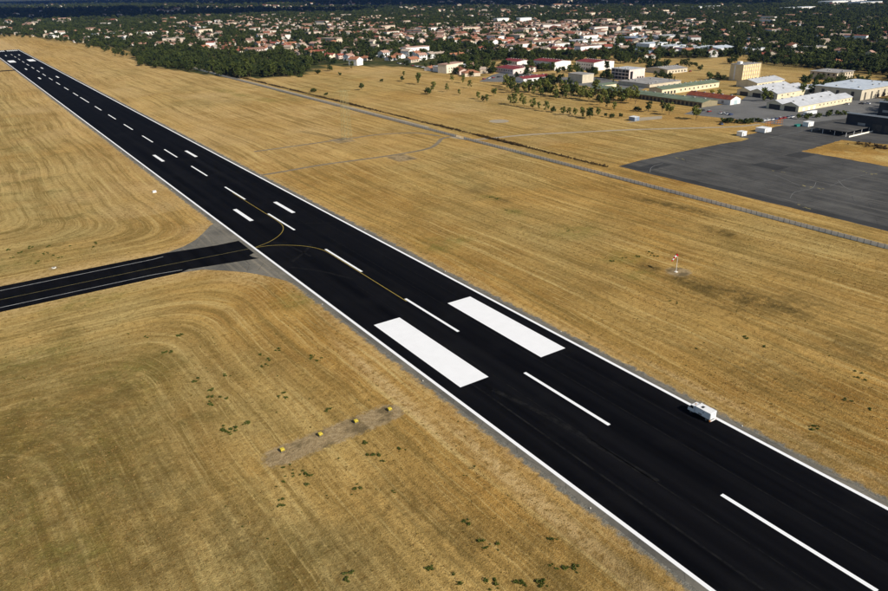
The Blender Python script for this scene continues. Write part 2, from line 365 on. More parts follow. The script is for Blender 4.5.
# townline: everything beyond it is built-up land
TOWN_PX = [(-90,37),(0,34.5),(60,38),(90,45),(130,51),(138,64),(200,74),(240,78.5),(300,76),(330,66),(345,66),(410,66.5),(440,72),(480,78),(505,84),(560,86),(600,97),(640,110),(700,124),(735,124),(748,123),(790,122),(850,118),(888,116),(990,120)]
TOWN = [tuple(G(*p)[:2]) for p in TOWN_PX]; TOWN = TOWN + [(30000,-8000),(60000,20000),(60000,60000),(-9000,60000),(-9000,7000)]
town = inpoly(xv, yv, TOWN).astype(float)
BASE_PX = [(480,78),(492,59),(545,56),(625,55),(650,58),(690,57),(735,57),(800,64),(826,70),(888,74),(888,125),(700,125),(600,110),(500,90)]
fields = [BASE_PX, [(480,80),(490,74),(560,72),(620,78),(700,90),(745,100),(800,113),(790,121),(735,123),(640,109),(560,88)],[(690,60),(735,58),(800,66),(826,70),(800,73),(700,71),(655,68),(650,62)], [(640,104),(690,112),(740,122),(735,126),(640,116)]]
for f in fields: town[inpoly(xv, yv, [tuple(G(*p)[:2]) for p in f])] = 0.0
gravel = np.zeros(len(xv))
def segd(x0, y0, x1, y1, w):
    dx, dy = x1-x0, y1-y0; t_ = np.clip(((xv-x0)*dx+(yv-y0)*dy)/(dx*dx+dy*dy), 0, 1); return np.clip(1-(np.hypot(xv-x0-t_*dx, yv-y0-t_*dy)-w)/3.0, 0, 1)
gravel = np.maximum(gravel, segd(-67, 93.4, -38.5, 94.4, 1.9)); gravel = np.maximum(gravel, np.clip(1-(np.hypot(xv-89.3, yv-112.6)-2.8)/3.0, 0, 1))
gg_ = G(54,268); gravel = np.maximum(gravel, np.clip(1-(np.hypot(xv-gg_[0], yv-gg_[1])-.6)/2.4, 0, 1))
gg_ = G(154.5,192.3); gravel = np.maximum(gravel, np.clip(1-(np.hypot(xv-gg_[0], yv-gg_[1])-.3)/2.4, 0, .8))
for a_ in ((107.5,330.2,5.2),(104,402,5.0)): gravel = np.maximum(gravel, np.clip(1-(np.maximum(np.abs(xv-a_[0]), np.abs(yv-a_[1])*.8)-a_[2])/2.6, 0, 1))
pale = np.clip((yv-190)/300, 0, .92)*np.clip(fbm(xv*.011+3, yv*.008, 14)*2.6-.55, .15, 1); pale = np.where((xv < 0) & (yv < 240), pale*.3, pale)
olive = np.where(xv < 0, np.clip((-xv-34)/42, 0, 1)*np.clip((mow+4)/24, .25, 1), np.clip(fbm(xv*.014+9, yv*.011, 41)*2.6-1.05, 0, .75)*np.clip((xv-30)/40, 0, 1))
for nm, arr in (('olive', olive), ('pale', pale), ('gravel', gravel), ('mow', mow), ('green', green), ('weed', weed), ('bare', bare), ('town', town)):
    at = me.attributes.new(nm, 'FLOAT', 'POINT'); at.data.foreach_set('value', arr.astype(np.float32))
ground = link('ground', me); tag(ground, 'wide field of dry mown yellow grass reaching to the horizon', 'ground', kind='structure')

# ---------------------------------------------------------------- flat sheets
def sheet(name, pts, z, mat, label, cat, kind='structure', parent=None, sub=False):
    bm = bmesh.new(); vs = [bm.verts.new((p[0], p[1], z)) for p in pts]; f = bm.faces.new(vs)
    if f.normal.z < 0 or f.calc_area() and False: pass
    bmesh.ops.triangulate(bm, faces=bm.faces); bm.normal_update()
    for q in bm.faces:
        if q.normal.z < 0: q.normal_flip()
    m = bpy.data.meshes.new(name); bm.to_mesh(m); bm.free(); m.materials.append(mat)
    o = link(name, m, parent)
    if parent is None: tag(o, label, cat, kind=kind)
    return o
def rect(x0, x1, y0, y1): return [(x0,y0),(x1,y0),(x1,y1),(x0,y1)]
def ragged(pts, step, amp, seed):
    out = []; r = random.Random(seed); n = len(pts)
    for i in range(n):
        a = np.array(pts[i]); b = np.array(pts[(i+1) % n]); L = np.hypot(*(b-a)); k = max(1, int(L/step))
        nrm = np.array([-(b-a)[1], (b-a)[0]])/max(L, 1e-6)
        for j in range(k): out.append(tuple(a+(b-a)*j/k + nrm*r.uniform(-amp, amp)))
    return out
def strip(path, w):
    path = [np.array(p[:2], float) for p in path]; L = []; Rr = []
    for i, p in enumerate(path):
        d = path[min(i+1, len(path)-1)]-path[max(i-1, 0)]; d /= np.hypot(*d); n = np.array([-d[1], d[0]])*w/2
        L.append(p+n); Rr.append(p-n)
    return L, Rr
def ribbon(name, path, w, z, mat, label=None, cat=None, parent=None):
    L, Rr = strip(path, w); mb = MB()
    n = len(L); mb.v = [(*p, z) for p in L]+[(*p, z) for p in Rr]
    for i in range(n-1): mb.f.append((n+i, n+i+1, i+1, i)); mb.m.append(0)
    o = link(name, mb.mesh(name, mat, False), parent)
    if parent is None: tag(o, label, cat, kind='structure')
    return o
RY0, RY1 = -190.0, 1592.0
for nm_, xa in (('left', -23.15), ('right', 23.25)):
    ribbon('runway_shoulder', [(xa, y_) for y_ in np.linspace(RY0-3, RY1+4, 40)], 1.5, .008, M['shoulder'], 'narrow strip of worn grey asphalt and gravel along the %s runway edge' % nm_, 'shoulder')
# taxiway fillets in grey old asphalt
fil = [(-22,272.5),(-24.5,270.5),(-27,268.5),(-30,264),(-33,259.5),(-38,253.0),(-44,247.8),(-51,244.6),(-60,243.5),(-60,219.5),(-53.3,218.9),(-46,217.3),(-39,210.5),(-34,204.8),(-31,200),(-27,192),(-24.5,186),(-22,181)]
sheet('taxiway_fillet', fil, .012, M['shoulder'], 'grey old asphalt widening where the taxiway meets the runway', 'pavement')
tw = sheet('taxiway', [(-420,219.2),(-53.6,218.9),(-56,220.2),(-50,220.6),(-24.6,216.0),(-26.2,218.5),(-26.6,221.5),(-24.2,223),(-24.0,241.0),(-33,240.9),(-52,243.9),(-66,244.2),(-420,244.4)], .016, M['asphalt'], 'black new taxiway running left from the runway edge', 'taxiway')
rw = sheet('runway', rect(-22.5, 22.5, RY0, RY1), .020, M['asphalt'], 'long straight runway of fresh black asphalt', 'runway')
def mark(name, x0, x1, y0, y1, mat='paint', parent=rw, z=.024):
    return sheet(name, rect(x0, x1, y0, y1), z, M[mat], None, None, parent=parent)
mark('edge_line', -22.5, -21.6, RY0, RY1); mark('edge_line', 21.6, 22.5, RY0, RY1)
for i in range(-3, 26):
    y0 = i*60.0
    ln = 30.0
    if i == 12: y0, ln = 720.0, 47.0
    if 1 <= i <= 24 or i <= 0: 
        if y0 < 1480: mark('centreline_stripe', -.45, .45, y0, y0+ln)
AY = 93.8
def pairmark(name, y0, y1, xi, w):
    mark(name, -xi-w, -xi, y0, y1); mark(name, xi, xi+w, y0, y1)
pairmark('aiming_point_marking', AY, AY+45, 9, 9); pairmark('touchdown_marking', 264, 286.5, 9, 1.8); pairmark('touchdown_marking', 413.5, 436.5, 9, 1.8)
pairmark('aiming_point_marking', 1276, 1321, 9, 9); pairmark('touchdown_marking', 1129, 1151.5, 9, 1.8); pairmark('touchdown_marking', 983, 1005.5, 9, 1.8); pairmark('touchdown_marking', 1428, 1450.5, 9, 1.8)
for k in range(6):
    for s in (-1, 1):
        a = s*(2.2+k*3.0); mark('threshold_stripe', min(a, a+s*1.8), max(a, a+s*1.8), 1555, 1585)
def smooth(path, n=6):
    P = [np.array(p, float) for p in path]; out = []
    for i in range(len(P)-1):
        p0, p1, p2, p3 = P[max(i-1,0)], P[i], P[i+1], P[min(i+2,len(P)-1)]
        for j in range(n):
            t = j/n; out.append(.5*((2*p1)+(-p0+p2)*t+(2*p0-5*p1+4*p2-p3)*t*t+(-p0+3*p1-3*p2+p3)*t**3))
    out.append(P[-1]); return out
ribbon('lead_in_line', smooth([(-21.4,229.0),(-14.9,231.7),(-9.3,236.0),(-4.9,241.4),(-1.9,248.2),(-.9,256.8),(-.8,269.2),(-.8,295),(-.8,316)]), .24, .024, M['yellow'], parent=rw)
ribbon('lead_in_line', smooth([(-21.4,228.6),(-15.2,227.1),(-9.3,222.9),(-5.0,218.2),(-2.1,212.6),(-.9,206.5),(-.8,194),(-.8,180),(-.8,148)]), .24, .024, M['yellow'], parent=rw)
ribbon('taxi_centreline', [(-420,231.4),(-60,230.4),(-24.2,228.8)], .17, .020, M['wornyellow'], parent=tw)
ribbon('taxi_edge_line', [(-420,239.7),(-58,239.7),(-54,240.4)], .28, .020, M['palepaint2'], parent=tw)
ribbon('taxi_edge_line', [(-420,223.6),(-62,223.0),(-52,221.5)], .28, .020, M['palepaint2'], parent=tw)
for pts_, w_ in (([(18.5,238.5),(12,243),(5,248)], .7), ([(-16,205),(-8,212),(-2,219)], 1.2), ([(-19,200),(-12,190),(-6,176)], 1.0), ([(-14,232),(-10,222),(-8,206)], .8), ([(-12,88),(-9,70),(-7,40)], 1.4), ([(-15,140),(-14.6,90),(-14.8,40),(-15,0)], .5), ([(-7.4,170),(-7.5,90),(-7.4,0),(-7.5,-60)], .25), ([(7.4,400),(7.5,200),(7.4,60),(7.5,-40)], .25), ([(15,420),(14.9,200),(15,60),(15,-20)], .25)):
    ribbon('scuff', smooth(pts_), w_, .0225, M['scuff'], parent=rw)
sheet('far_taxiway', rect(-420, -22.4, 1128, 1143), .016, M['asphalt'], 'black taxiway strip leaving the far end of the runway', 'taxiway')

# apron and yard
BY = [(479,81.5),(492,75),(500,72.5),(521,72),(556,77),(600,77),(622,82),(650,86),(640,90),(612,90),(585,86),(557,82.5),(540,85.5),(510,82)]
sheet('barracks_yard', ragged([tuple(G(*p)[:2]) for p in BY], 5, .6, 61), .011, M['yard'], 'grey paved yard around the red-roofed barracks', 'yard')
AP = [(619,166.2),(640,160.5),(670,153.8),(700,148),(722,143.6),(741,141),(749,138.5),(738,137),(755,133),(775,126.5),(800,123),(812,120),(830,118.5),(860,112),(930,112),(960,190)]
APW = [tuple(G(*p)[:2]) for p in AP] + [(191.0, 40.0), (191.0, 90.0)]
sheet('apron', ragged(APW, 6, .35, 5), .010, M['apron'], 'worn dark grey asphalt apron behind the concrete fence', 'apron')
YD = [(684,114),(700,107.5),(726,104),(742,99.5),(748,95),(765,88),(800,86),(826,91),(850,96),(890,99),(930,101),(930,119),(850,117.5),(812,122.5),(790,126),(775,124),(752,121.5),(735,119)]
sheet('yard', ragged([tuple(G(*p)[:2]) for p in YD], 6, .3, 6), .014, M['yard'], 'pale grey asphalt yard between the hangars', 'yard')
GI = [(801,151.3),(812,148.5),(826,144.5),(842,139.6),(856,141.5),(872,143),(930,148),(935,178),(888,167.0),(872,163.5),(850,159.5),(830,156),(812,153)]
sheet('grass_island', ragged([tuple(G(*p)[:2]) for p in GI], 3, .5, 8), .018, M['grass'], 'island of dry grass at the right edge of the apron', 'ground')
ap = bpy.data.objects['apron']
for pts, w in (([(650,172),(651,168),(655,165.5),(663,163.5)], .28), ([(790,198),(795,192),(812,188),(816,182)], .2), ([(755,171),(775,175),(800,186)], .16), ([(838,180),(845,187),(856,191),(870,192)], .22), ([(830,186),(850,178),(880,172)], .15), ([(764,139),(790,133.5),(806,130)], .25)):
    ribbon('worn_line', smooth([G(*p)[:2] for p in pts]), w, .014, M['palepaint'], parent=ap)
for i, (px, py, n) in enumerate([(808,186,6),(818,188.5,5),(863,171.5,4),(873,174,4),(679,159,5),(806,207,5),(778,172,3)]):
    g = G(px, py)
    for k in range(n):
        dx, dy = random.uniform(-2.2, 2.2), random.uniform(-3.4, 3.4); a = random.uniform(.3, .9)
        sheet('worn_yellow_mark', rect(g[0]+dx, g[0]+dx+a, g[1]+dy, g[1]+dy+a*1.7), .014+.0006*k, M['wornyellow'], None, None, parent=ap)
sheet('dark_edge_strip', ragged(rect(191.3, 197.5, 42, 236), 5, .25, 77), .0115, M['tarpatch'], None, None, parent=ap)
# dark repair patches on the apron
for px, py, sx, sy in ((800,155,16,10),(770,166,12,16),(655,166,20,8)):
    g = G(px, py); sheet('tar_patch', ragged(rect(g[0]-sx/2, g[0]+sx/2, g[1]-sy/2, g[1]+sy/2), 3, .3, int(px)), .0125, M['tarpatch'], None, None, parent=ap)

# tracks and pads in the grass
def pxpath(*p): return smooth([G(*q)[:2] for q in p])
ribbon('service_track', pxpath((254,151.5),(280,148),(332,140.7),(354,137.7),(379,134.4),(415,132.8),(440,136)), 2.6, .006, M['track'], 'faint grey service track crossing the grass to the fence, upper of two', 'track')
ribbon('service_track', pxpath((240,178.5),(280,172),(325,164.3),(388,155.8),(426,149),(437,143.5),(442,138.5),(452,136.5)), 2.8, .007, M['track'], 'faint grey service track curving up to the fence gate, lower of two', 'track')
ribbon('perimeter_road', [(171.2+3,y) for y in range(405, 1060, 20)], 5.2, .009, M['road'], 'pale perimeter road behind the far stretch of concrete fence', 'road')
ribbon('service_road', pxpath((452,136.8),(470,139.5),(497,137.5),(530,134.5),(600,131),(640,129.3),(690,128),(735,126.5),(760,124)), 3.6, .008, M['road'], 'thin grey service road from the fence gate to the apron', 'road')
g = G(499,121); sheet('round_pad', [(g[0]+7.5*math.cos(t), g[1]+7.5*math.sin(t)) for t in np.linspace(0, 2*math.pi, 32, False)], .010, M['road'], 'round pale concrete disc in the dry field behind the fence', 'pad')

# ---------------------------------------------------------------- concrete slab fence along x = 169.5
fence = tag(empty('concrete_fence', (169.5, 62, 0)), 'long low fence of pale concrete slabs along the edge of the airfield', 'fence')
mb = MB(); mb.box(-.035, .035, -1.20, 1.20, .04, 1.62); panel_me = mb.mesh('fence_panel', M['concrete'])
mb = MB(); mb.box(-.09, .09, -.075, .075, 0, 1.72); post_me = mb.mesh('fence_post', M['post'])
mbp, mbq = MB(), MB(); cnt = 0
y = 62.0; PIT = 2.55
while y < 1010:
    if not (352 < y < 362):
        if cnt < 300:
            dz = random.uniform(-.03, .03)
            link('fence_panel', panel_me, fence, (random.uniform(-.015, .015), y-62+PIT/2, dz)); link('fence_post', post_me, fence, (0, y-62, 0))
        else:
            yy = y-62; mbp.box(-.035, .035, yy+PIT/2-1.2, yy+PIT/2+1.2, .04, 1.62); mbq.box(-.09, .09, yy-.075, yy+.075, 0, 1.72)
        cnt += 1
    y += PIT
tag(mbp.build('fence_panels', M['concrete'], fence), kind='stuff'); tag(mbq.build('fence_posts', M['post'], fence), kind='stuff')
# gate where the service track passes the fence
gate = tag(empty('steel_gate', (169.5, 352.6, 0)), 'grey two-leaf steel gate in the concrete fence', 'gate')
for s in (0, 1):
    y0 = .25+s*4.45
    mb = MB(); mb.box(-.03, .03, y0, y0+4.2, .15, .22); mb.box(-.03, .03, y0, y0+4.2, 1.5, 1.57); mb.box(-.03, .03, y0, y0+.07, .15, 1.57); mb.box(-.03, .03, y0+4.13, y0+4.2, .15, 1.57)
    lf = mb.build('gate_leaf', M['concrete'], gate)
    for k in range(12): 
        b = MB(); b.box(-.015, .015, y0+.3+k*.31, y0+.34+k*.31, .22, 1.5); b.build('bar', M['concrete'], lf)
for yy in (0.0, 9.3):
    mb = MB(); mb.box(-.12, .12, yy-.1, yy+.1, 0, 1.9); mb.build('gate_post', M['post'], gate)

# ---------------------------------------------------------------- truck on the right-hand edge line
def wheel(parent, x, y, r=.42, w=.26):
    mb = MB(); mb.tube((x-w/2, y, r), (x+w/2, y, r), r, seg=18); t = mb.build('tyre', M['rubber'], parent, bevel=0)
    mb = MB(); mb.tube((x-w/2-.012, y, r), (x+w/2+.012, y, r), r*.58, seg=14); mb.build('rim', M['post'], t)
tr = tag(empty('box_truck', (20.1, 47.0, .024)), 'small white box truck parked over the right-hand edge line of the runway', 'truck')
mb = MB(); mb.box(-.42, -.24, .15, 5.2, .62, .80); mb.box(.24, .42, .15, 5.2, .62, .80)
for yy in (.2, 1.6, 3.0, 4.6): mb.box(-.24, .24, yy, yy+.12, .64, .78)
mb.build('chassis', M['chassis'], tr)
mb = MB(); mb.box(-1.10, 1.10, 0.1, 4.30, .82, 2.52); body = mb.build('box_body', M['white_metal'], tr, bevel=.04)
mb = MB(); mb.box(-1.16, -1.105, .1, 4.3, 2.44, 2.53); mb.box(1.105, 1.16, .1, 4.3, 2.44, 2.53); mb.build('roof_rail', M['white_metal'], body)
mb = MB(); mb.box(-.55, .25, 2.6, 3.2, 2.525, 2.60); mb.build('roof_hatch', M['chassis'], body)
mb = MB(); mb.box(-1.112, -1.102, 1.9, 2.15, 1.75, 1.98); mb.build('side_emblem', M['chassis'], body)
mb = MB(); mb.box(-1.115, -1.104, 2.4, 3.3, .86, 1.30); mb.build('locker_door', M['grey_wall'], body)
for x0 in (-1.02, .03):
    mb = MB(); mb.box(x0, x0+.99, .055, .095, .92, 2.40); d = mb.build('rear_door', M['white_metal'], body)
    mb = MB(); mb.box(x0+.08, x0+.12, .03, .054, 1.0, 2.3); mb.build('door_bar', M['grey_wall'], d)
mb = MB(); mb.box(-1.05, 1.05, -.18, .05, .48, .64); mb.build('rear_bumper', M['white_metal'], tr)
for x0 in (-1.0, .78):
    mb = MB(); mb.box(x0, x0+.22, -.20, -.182, .52, .62); mb.build('tail_light', M['red'], tr)
mb = MB(); mb.box(-1.28, -.95, -.05, .25, .45, .75); mb.build('side_brush', M['orange'], tr)
# cab
mb = MB(); mb.prism([(4.50,.55),(4.50,2.18),(4.62,2.25),(5.55,2.25),(5.98,1.45),(6.30,1.28),(6.36,.55)], 'x', -1.0, 1.0); cab = mb.build('cab', M['white_metal'], tr, bevel=.05)
mb = MB(); mb.face([(-.86,5.63,2.13),(.86,5.63,2.13),(.90,5.965,1.50),(-.90,5.965,1.50)]); mb.face([(-.86,5.65,2.14),(.86,5.65,2.14),(.90,5.985,1.51),(-.90,5.985,1.51)]); mb.build('windscreen', M['glass'], cab)
for s in (-1, 1):
    x0, x1 = sorted((s*1.003, s*1.012)); mb = MB(); mb.prism([(4.85,1.42),(4.85,2.08),(5.50,2.08),(5.82,1.46)], 'x', x0, x1); mb.build('side_window', M['glass'], cab)
    x0, x1 = sorted((s*1.02, s*1.22)); mb = MB(); mb.box(x0, x1, 5.80, 5.88, 1.45, 1.85); mb.build('mirror', M['chassis'], cab)
    mb = MB(); x0, x1 = sorted((s*.55, s*.9)); mb.box(x0, x1, 6.352, 6.375, .78, .98); mb.build('headlight', M['white_metal'], cab)
mb = MB(); mb.box(-1.02, 1.02, 6.33, 6.48, .42, .66); mb.build('front_bumper', M['chassis'], tr)
mb = MB(); mb.box(-.18, .18, 4.9, 5.1, 2.255, 2.40); mb.build('beacon', M['orange'], cab)
for x, y in ((-.85,5.45),(.85,5.45),(-.85,1.15),(.85,1.15)): wheel(tr, x, y)

# ---------------------------------------------------------------- four yellow approach-light boxes
papi_lab = ['yellow light box on the gravel strip, farthest from the runway', 'yellow light box on the gravel strip, second farthest from the runway', 'yellow light box on the gravel strip, second nearest the runway', 'yellow light box on the gravel strip, nearest the runway']
for k, px in enumerate(((-65.5,94.6),(-56.1,95.1),(-47.0,95.1),(-38.0,94.9))):
    t = tag(empty('approach_light_box', (px[0], px[1], .003), R(random.uniform(-4, 4))), papi_lab[k], 'light box', 'approach light boxes on gravel')
    mb = MB(); mb.box(-.55, .55, -.45, .6, 0, .07); mb.build('concrete_base', M['gravel'], t)
    mb = MB(); mb.prism([(-.40,.36),(-.40,.72),(-.30,.80),(.44,.80),(.48,.36)], 'x', -.42, .42); h = mb.build('housing', M['yellowbox'], t, bevel=.02)
    for x in (-.26, 0, .26):
        mb = MB(); mb.tube((x,-.403,.56),(x,-.425,.56), .09, seg=12); mb.build('lens', M['glass'], h)
    for x in (-.34, .34):
        for y in (-.32, .4):
            mb = MB(); mb.tube((x,y,.07),(x,y,.38), .03, seg=6); mb.build('leg', M['post'], t)
# small white marker box left of the runway and manhole lid
t = tag(empty('marker_box', (*G(154.5,192.3)[:2], 0)), 'small white cabinet in the grass left of the runway', 'cabinet')
mb = MB(); mb.box(-1.0, 1.0, -.75, .75, 0, .12); mb.build('base', M['concrete'], t)
mb = MB(); mb.box(-.8, .8, -.5, .5, .12, .85); mb.build('cabinet_body', M['white_metal'], t, bevel=.03)
mb = MB(); mb.box(-.7, .7, -.515, -.503, .2, .78); mb.build('cabinet_door', M['roof_white'], t)
mb = MB(); mb.box(-.9, .9, -.6, .6, .852, .90); mb.build('lid', M['white_metal'], t)
t = tag(empty('manhole_cover', (*G(54,268)[:2], .007)), 'concrete manhole ring in the bare patch beside the taxiway', 'manhole')
mb = MB(); mb.tube((0,0,0),(0,0,.25), .75, seg=18); mb.build('ring', M['concrete'], t); mb = MB(); mb.tube((0,0,.251),(0,0,.29), .55, seg=18); mb.build('lid', M['post'], t)
# runway edge light stubs
ekey = 0
for y in range(-60, 720, 60):
    for s in (-1, 1):
        if s < 0 and 170 < y < 280: continue
        yy = y+42.0; near = 'left' if s < 0 else 'right'
        t = tag(empty('edge_light', (s*24.0, yy, .008)), 'small dark runway edge light standing on the %s shoulder' % near, 'light', '%s runway edge lights' % near)
        mb = MB(); mb.tube((0,0,0),(0,0,.06), .22, seg=10); mb.build('base', M['post'], t); mb = MB(); mb.tube((0,0,.06),(0,0,.32), .10, .07, seg=8); mb.build('lens', M['concrete'], t)

# ---------------------------------------------------------------- windsock
ws = tag(empty('windsock', (88.5, 113.0, .008)), 'red and white windsock on a white pole in the grass right of the runway', 'windsock')
mb = MB(); mb.box(-.5, .5, -.5, .5, 0, .18); mb.build('base', M['concrete'], ws)
for k in range(6):
    mb = MB(); z0 = .18+k*1.04; mb.tube((0,0,z0),(0,0,z0+1.04), .085-.006*k, .079-.006*k, seg=10); mb.build('pole', M['whitefab' if k % 2 == 0 else 'concrete'], ws)
hd = np.array([-.52, .18]); top = np.array([0,0,6.35])
mb = MB(); mb.tube((-.02,0,6.35),(-.45,.16,6.45), .03, seg=6); mb.build('bracket', M['post'], ws)
p = np.array([-.12, .05, 6.5]); r0 = .46
sk = empty('sock'); sk.parent = ws
for k in range(5):
    dirv = np.array([-.62, .28, -.45-.22*k]); dirv /= np.linalg.norm(dirv); q = p+dirv*.62; r1 = r0-.055
    mb = MB(); mb.tube(tuple(p), tuple(q), r0, r1, seg=14); mb.build('sock_band', M['red' if k % 2 == 0 else 'whitefab'], sk); p = q; r0 = r1

# ---------------------------------------------------------------- lattice mast on the pad by the upper track
M['khaki'] = plain('khaki_steel', (.33, .29, .14), .7, .2, .1, .5)
mt = tag(empty('lattice_mast', (*G(347,139.3)[:2], 0)), 'tall thin khaki lattice mast on the pad beside the upper service track', 'mast')
HM_, NB_ = 32.0, 10
def cor(z): w_ = 2.6-.8*z/HM_; return [(-w_,-w_,z),(w_,-w_,z),(w_,w_,z),(-w_,w_,z)]
for k in range(4):
    mb = MB(); mb.tube(cor(0)[k], cor(HM_)[k], .10, .08, 6); mb.build('leg', M['khaki'], mt)
for lv in range(NB_):
    a_, b_ = cor(HM_*lv/NB_), cor(HM_*(lv+1)/NB_)
    for k in range(4):
        mb = MB(); mb.tube(a_[k], b_[(k+1) % 4], .05, seg=4); mb.tube(a_[(k+1) % 4], b_[k], .05, seg=4); mb.tube(b_[k], b_[(k+1) % 4], .05, seg=4); mb.build('brace', M['khaki'], mt)
mb = MB(); mb.tube((-4.2,1.2,HM_-.4), (4.2,-1.2,HM_-.4), .12, seg=6); mb.build('cross_arm', M['khaki'], mt)

# ---------------------------------------------------------------- buildings of the base (all square to the runway)
def openings(parent, spec, wx, ly, depth=.04):
    # spec: list of (face, n, width, height, sill, start, end, material, name)
    for face, n, w, h, sill, a, b, mat, nm in spec:
        L = wx if face == 'S' else ly; cache = None
        for k in range(n):
            c = L*(a+(b-a)*(k+.5)/n)
            if cache is None:
                mb = MB()
                if face == 'S': mb.box(-w/2, w/2, -depth, -.003, 0, h)
                else: mb.box(-depth, -.003, -w/2, w/2, 0, h)
                cache = mb.mesh(nm, M[mat])
            link(nm, cache, parent, (c, 0, sill) if face == 'S' else (0, c, sill))
def building(name, label, x0, y0, wx, ly, h, wall, roof, rtype='flat', rh=0.0, spec=(), over=.5, cat='building', bays=1):
    t = tag(empty(name, (x0, y0, 0)), label, cat)
    mb = MB(); mb.box(0, wx, 0, ly, 0, h); bw = ly/bays
    for k in range(bays if rtype == 'gx' else 0): mb.prism([(k*bw,h),((k+1)*bw,h),((k+.5)*bw,h+rh)], 'x', 0.0, wx)   # ridge along x
    if rtype == 'gy': mb.prism([(0,h),(wx,h),(wx/2,h+rh)], 'y', 0.0, ly)
    w = mb.build('wall', M[wall], t)
    o = over; th = .18
    if rtype == 'flat':
        mb = MB(); mb.box(-o, wx+o, -o, ly+o, h+.003, h+.28); mb.build('roof', M[roof], t)
    else:
        for k in range(bays):
            L, Wd = (wx, bw) if rtype == 'gx' else (ly, wx)
            s = rh/(Wd/2); of = k*bw
            for sg in (0, 1):
                oo = o if (sg == 0 and k == 0) or (sg == 1 and k == bays-1) else 0.0
                a, b = (of-oo, of+Wd/2) if sg == 0 else (of+Wd+oo, of+Wd/2)
                za, zb = h-oo*s+.02, h+rh+.02
                mb = MB(); mb.prism([(a,za),(b,zb),(b,zb+th),(a,za+th)], 'x' if rtype == 'gx' else 'y', -o, L+o); mb.build('roof', M[roof], t)
    openings(w, spec, wx, ly)
    if wx*ly > 350 and h > 3:
        rr_ = random.Random(int(x0*10+y0)); mb = MB(); mb.box(-.7, .7, -.7, .7, 0, .75); vm = mb.mesh('roof_vent', M['grey_wall']); mb = MB(); mb.box(-.6, .6, -1.6, 1.6, 0, .12); sm = mb.mesh('skylight', M['roof_blue'])
        for k in range(int(min(12, wx*ly/110))):
            if rtype == 'flat': link('roof_vent' if k % 3 else 'skylight', vm if k % 3 else sm, t, (rr_.uniform(2, wx-2), rr_.uniform(2, ly-2), h+.27))
            elif rtype == 'gx': b_ = k % bays; link('roof_vent', vm, t, (wx*(k+.5)/int(min(12, wx*ly/110)), (b_+.5)*bw, h+rh-.1))
            else: link('roof_vent', vm, t, (wx/2, ly*(k+.5)/int(min(12, wx*ly/110)), h+rh-.1))
    return t
W_ = 'window'
b = building('grain_silo', 'tall cream block with vertical ribs rising above the grey-roofed sheds', 558, 413.5, 30, 14.5, 15.8, 'silo_cream', 'roof_flat', 'flat', spec=[('S',8,1.1,1.5,12.2,.02,.98,'grey_wall',W_),('S',8,1.1,1.5,8.4,.02,.98,'grey_wall',W_),('S',8,1.1,1.5,4.6,.02,.98,'grey_wall',W_),('W',1,1.6,14,1,.52,.72,'white_wall','stair_strip')], over=.25)
mb = MB(); mb.box(-.28, .28, -.45, -.003, 0, 15.7); rib = mb.mesh('rib', M['silo_cream'])
for k in range(9): link('rib', rib, b, (.35+k*29.3/8, 0, 0))
mb = MB(); mb.box(5, 9, 7, 11, 16.09, 18.4); mb.build('roof_box', M['white_wall'], b)
building('long_shed', 'long low shed with green roof and dark bays, nearest the tree row', 393, 335, 20, 125, 3.9, 'olive_wall', 'roof_green', 'gy', 1.5, [('W',30,2.4,2.9,.1,.0,1,'door','bay_door')], .6)
building('green_roof_store', 'short cream store with green roof beside the long dark shed', 409, 462, 21, 11, 4.4, 'cream', 'roof_green', 'gx', .9, [('W',2,1.2,1.6,1.2,.1,.9,'door',W_)], .5)
b = building('green_roof_hall', 'long cream hall with green roof and open bays behind the long shed', 424.5, 402, 82, 15, 5.0, 'cream', 'roof_green', 'gx', 1.6, [('S',4,2.6,2.6,.2,.03,.24,'door','bay_door'),('S',9,1.5,1.6,1.6,.28,.96,'glass',W_)], .7)
building('red_roof_workshop', 'workshop with rust red tiled roof and white gable with a pale door', 420.2, 328, 13.5, 44, 4.2, 'white_wall', 'roof_rust', 'gy', 2.4, [('S',1,4.6,3.4,.05,.28,.76,'bluedoor','gate_door'),('W',5,2.2,2.2,.8,.08,.95,'grey_wall',W_)], .4)
building('double_gable_hangar', 'pale roofed hangar with double gable and cream side wall beside the white trailer', 428.6, 274, 77, 27, 4.2, 'cream', 'roof_grey', 'gx', 2.6, [('S',9,1.1,1.1,1.9,.35,.98,'glass',W_),('S',3,3.2,2.6,.1,.05,.33,'white_wall','bay_door'),('W',2,9.5,3.6,.05,.02,.98,'door','hangar_door')], .35, bays=2)
building('grey_roof_shed', 'pale grey roofed shed with three gables below the tall cream block', 474.5, 321, 62, 39, 4.6, 'cream', 'roof_grey', 'gx', 2.4, [('S',3,1.4,1.2,2.2,.05,.45,'door',W_),('W',3,8,3.4,.05,.02,.98,'door','shed_door')], .35, bays=3)
building('grey_roof_annex', 'cream walled annex with pale roof right under the tall cream block', 522, 372, 44, 22, 5.0, 'cream', 'roof_grey', 'gx', 2.6, [('S',5,1.6,1.2,2.4,.05,.6,'door',W_)], .4)
b = building('large_hall', 'big beige hall with white flat roof and dark tall doors at the right edge', 518.5, 273.8, 66, 40, 8.6, 'beige', 'roof_white', 'flat', 0, [('W',3,2.6,6.5,.1,.02,.98,'door','tall_door'),('S',6,2.4,6.0,.1,.02,.98,'door','tall_door')], .8)
building('beige_block', 'beige two-storey block with flat roof among dark trees', 629.6, 355.7, 31, 28, 7.2, 'beige', 'roof_flat', 'flat', 0, [('S',6,1.9,2.0,4.2,.02,.98,'glass',W_),('S',6,1.9,2.0,.9,.02,.98,'glass',W_),('W',5,1.9,2.0,4.2,.02,.98,'glass',W_)], .9)
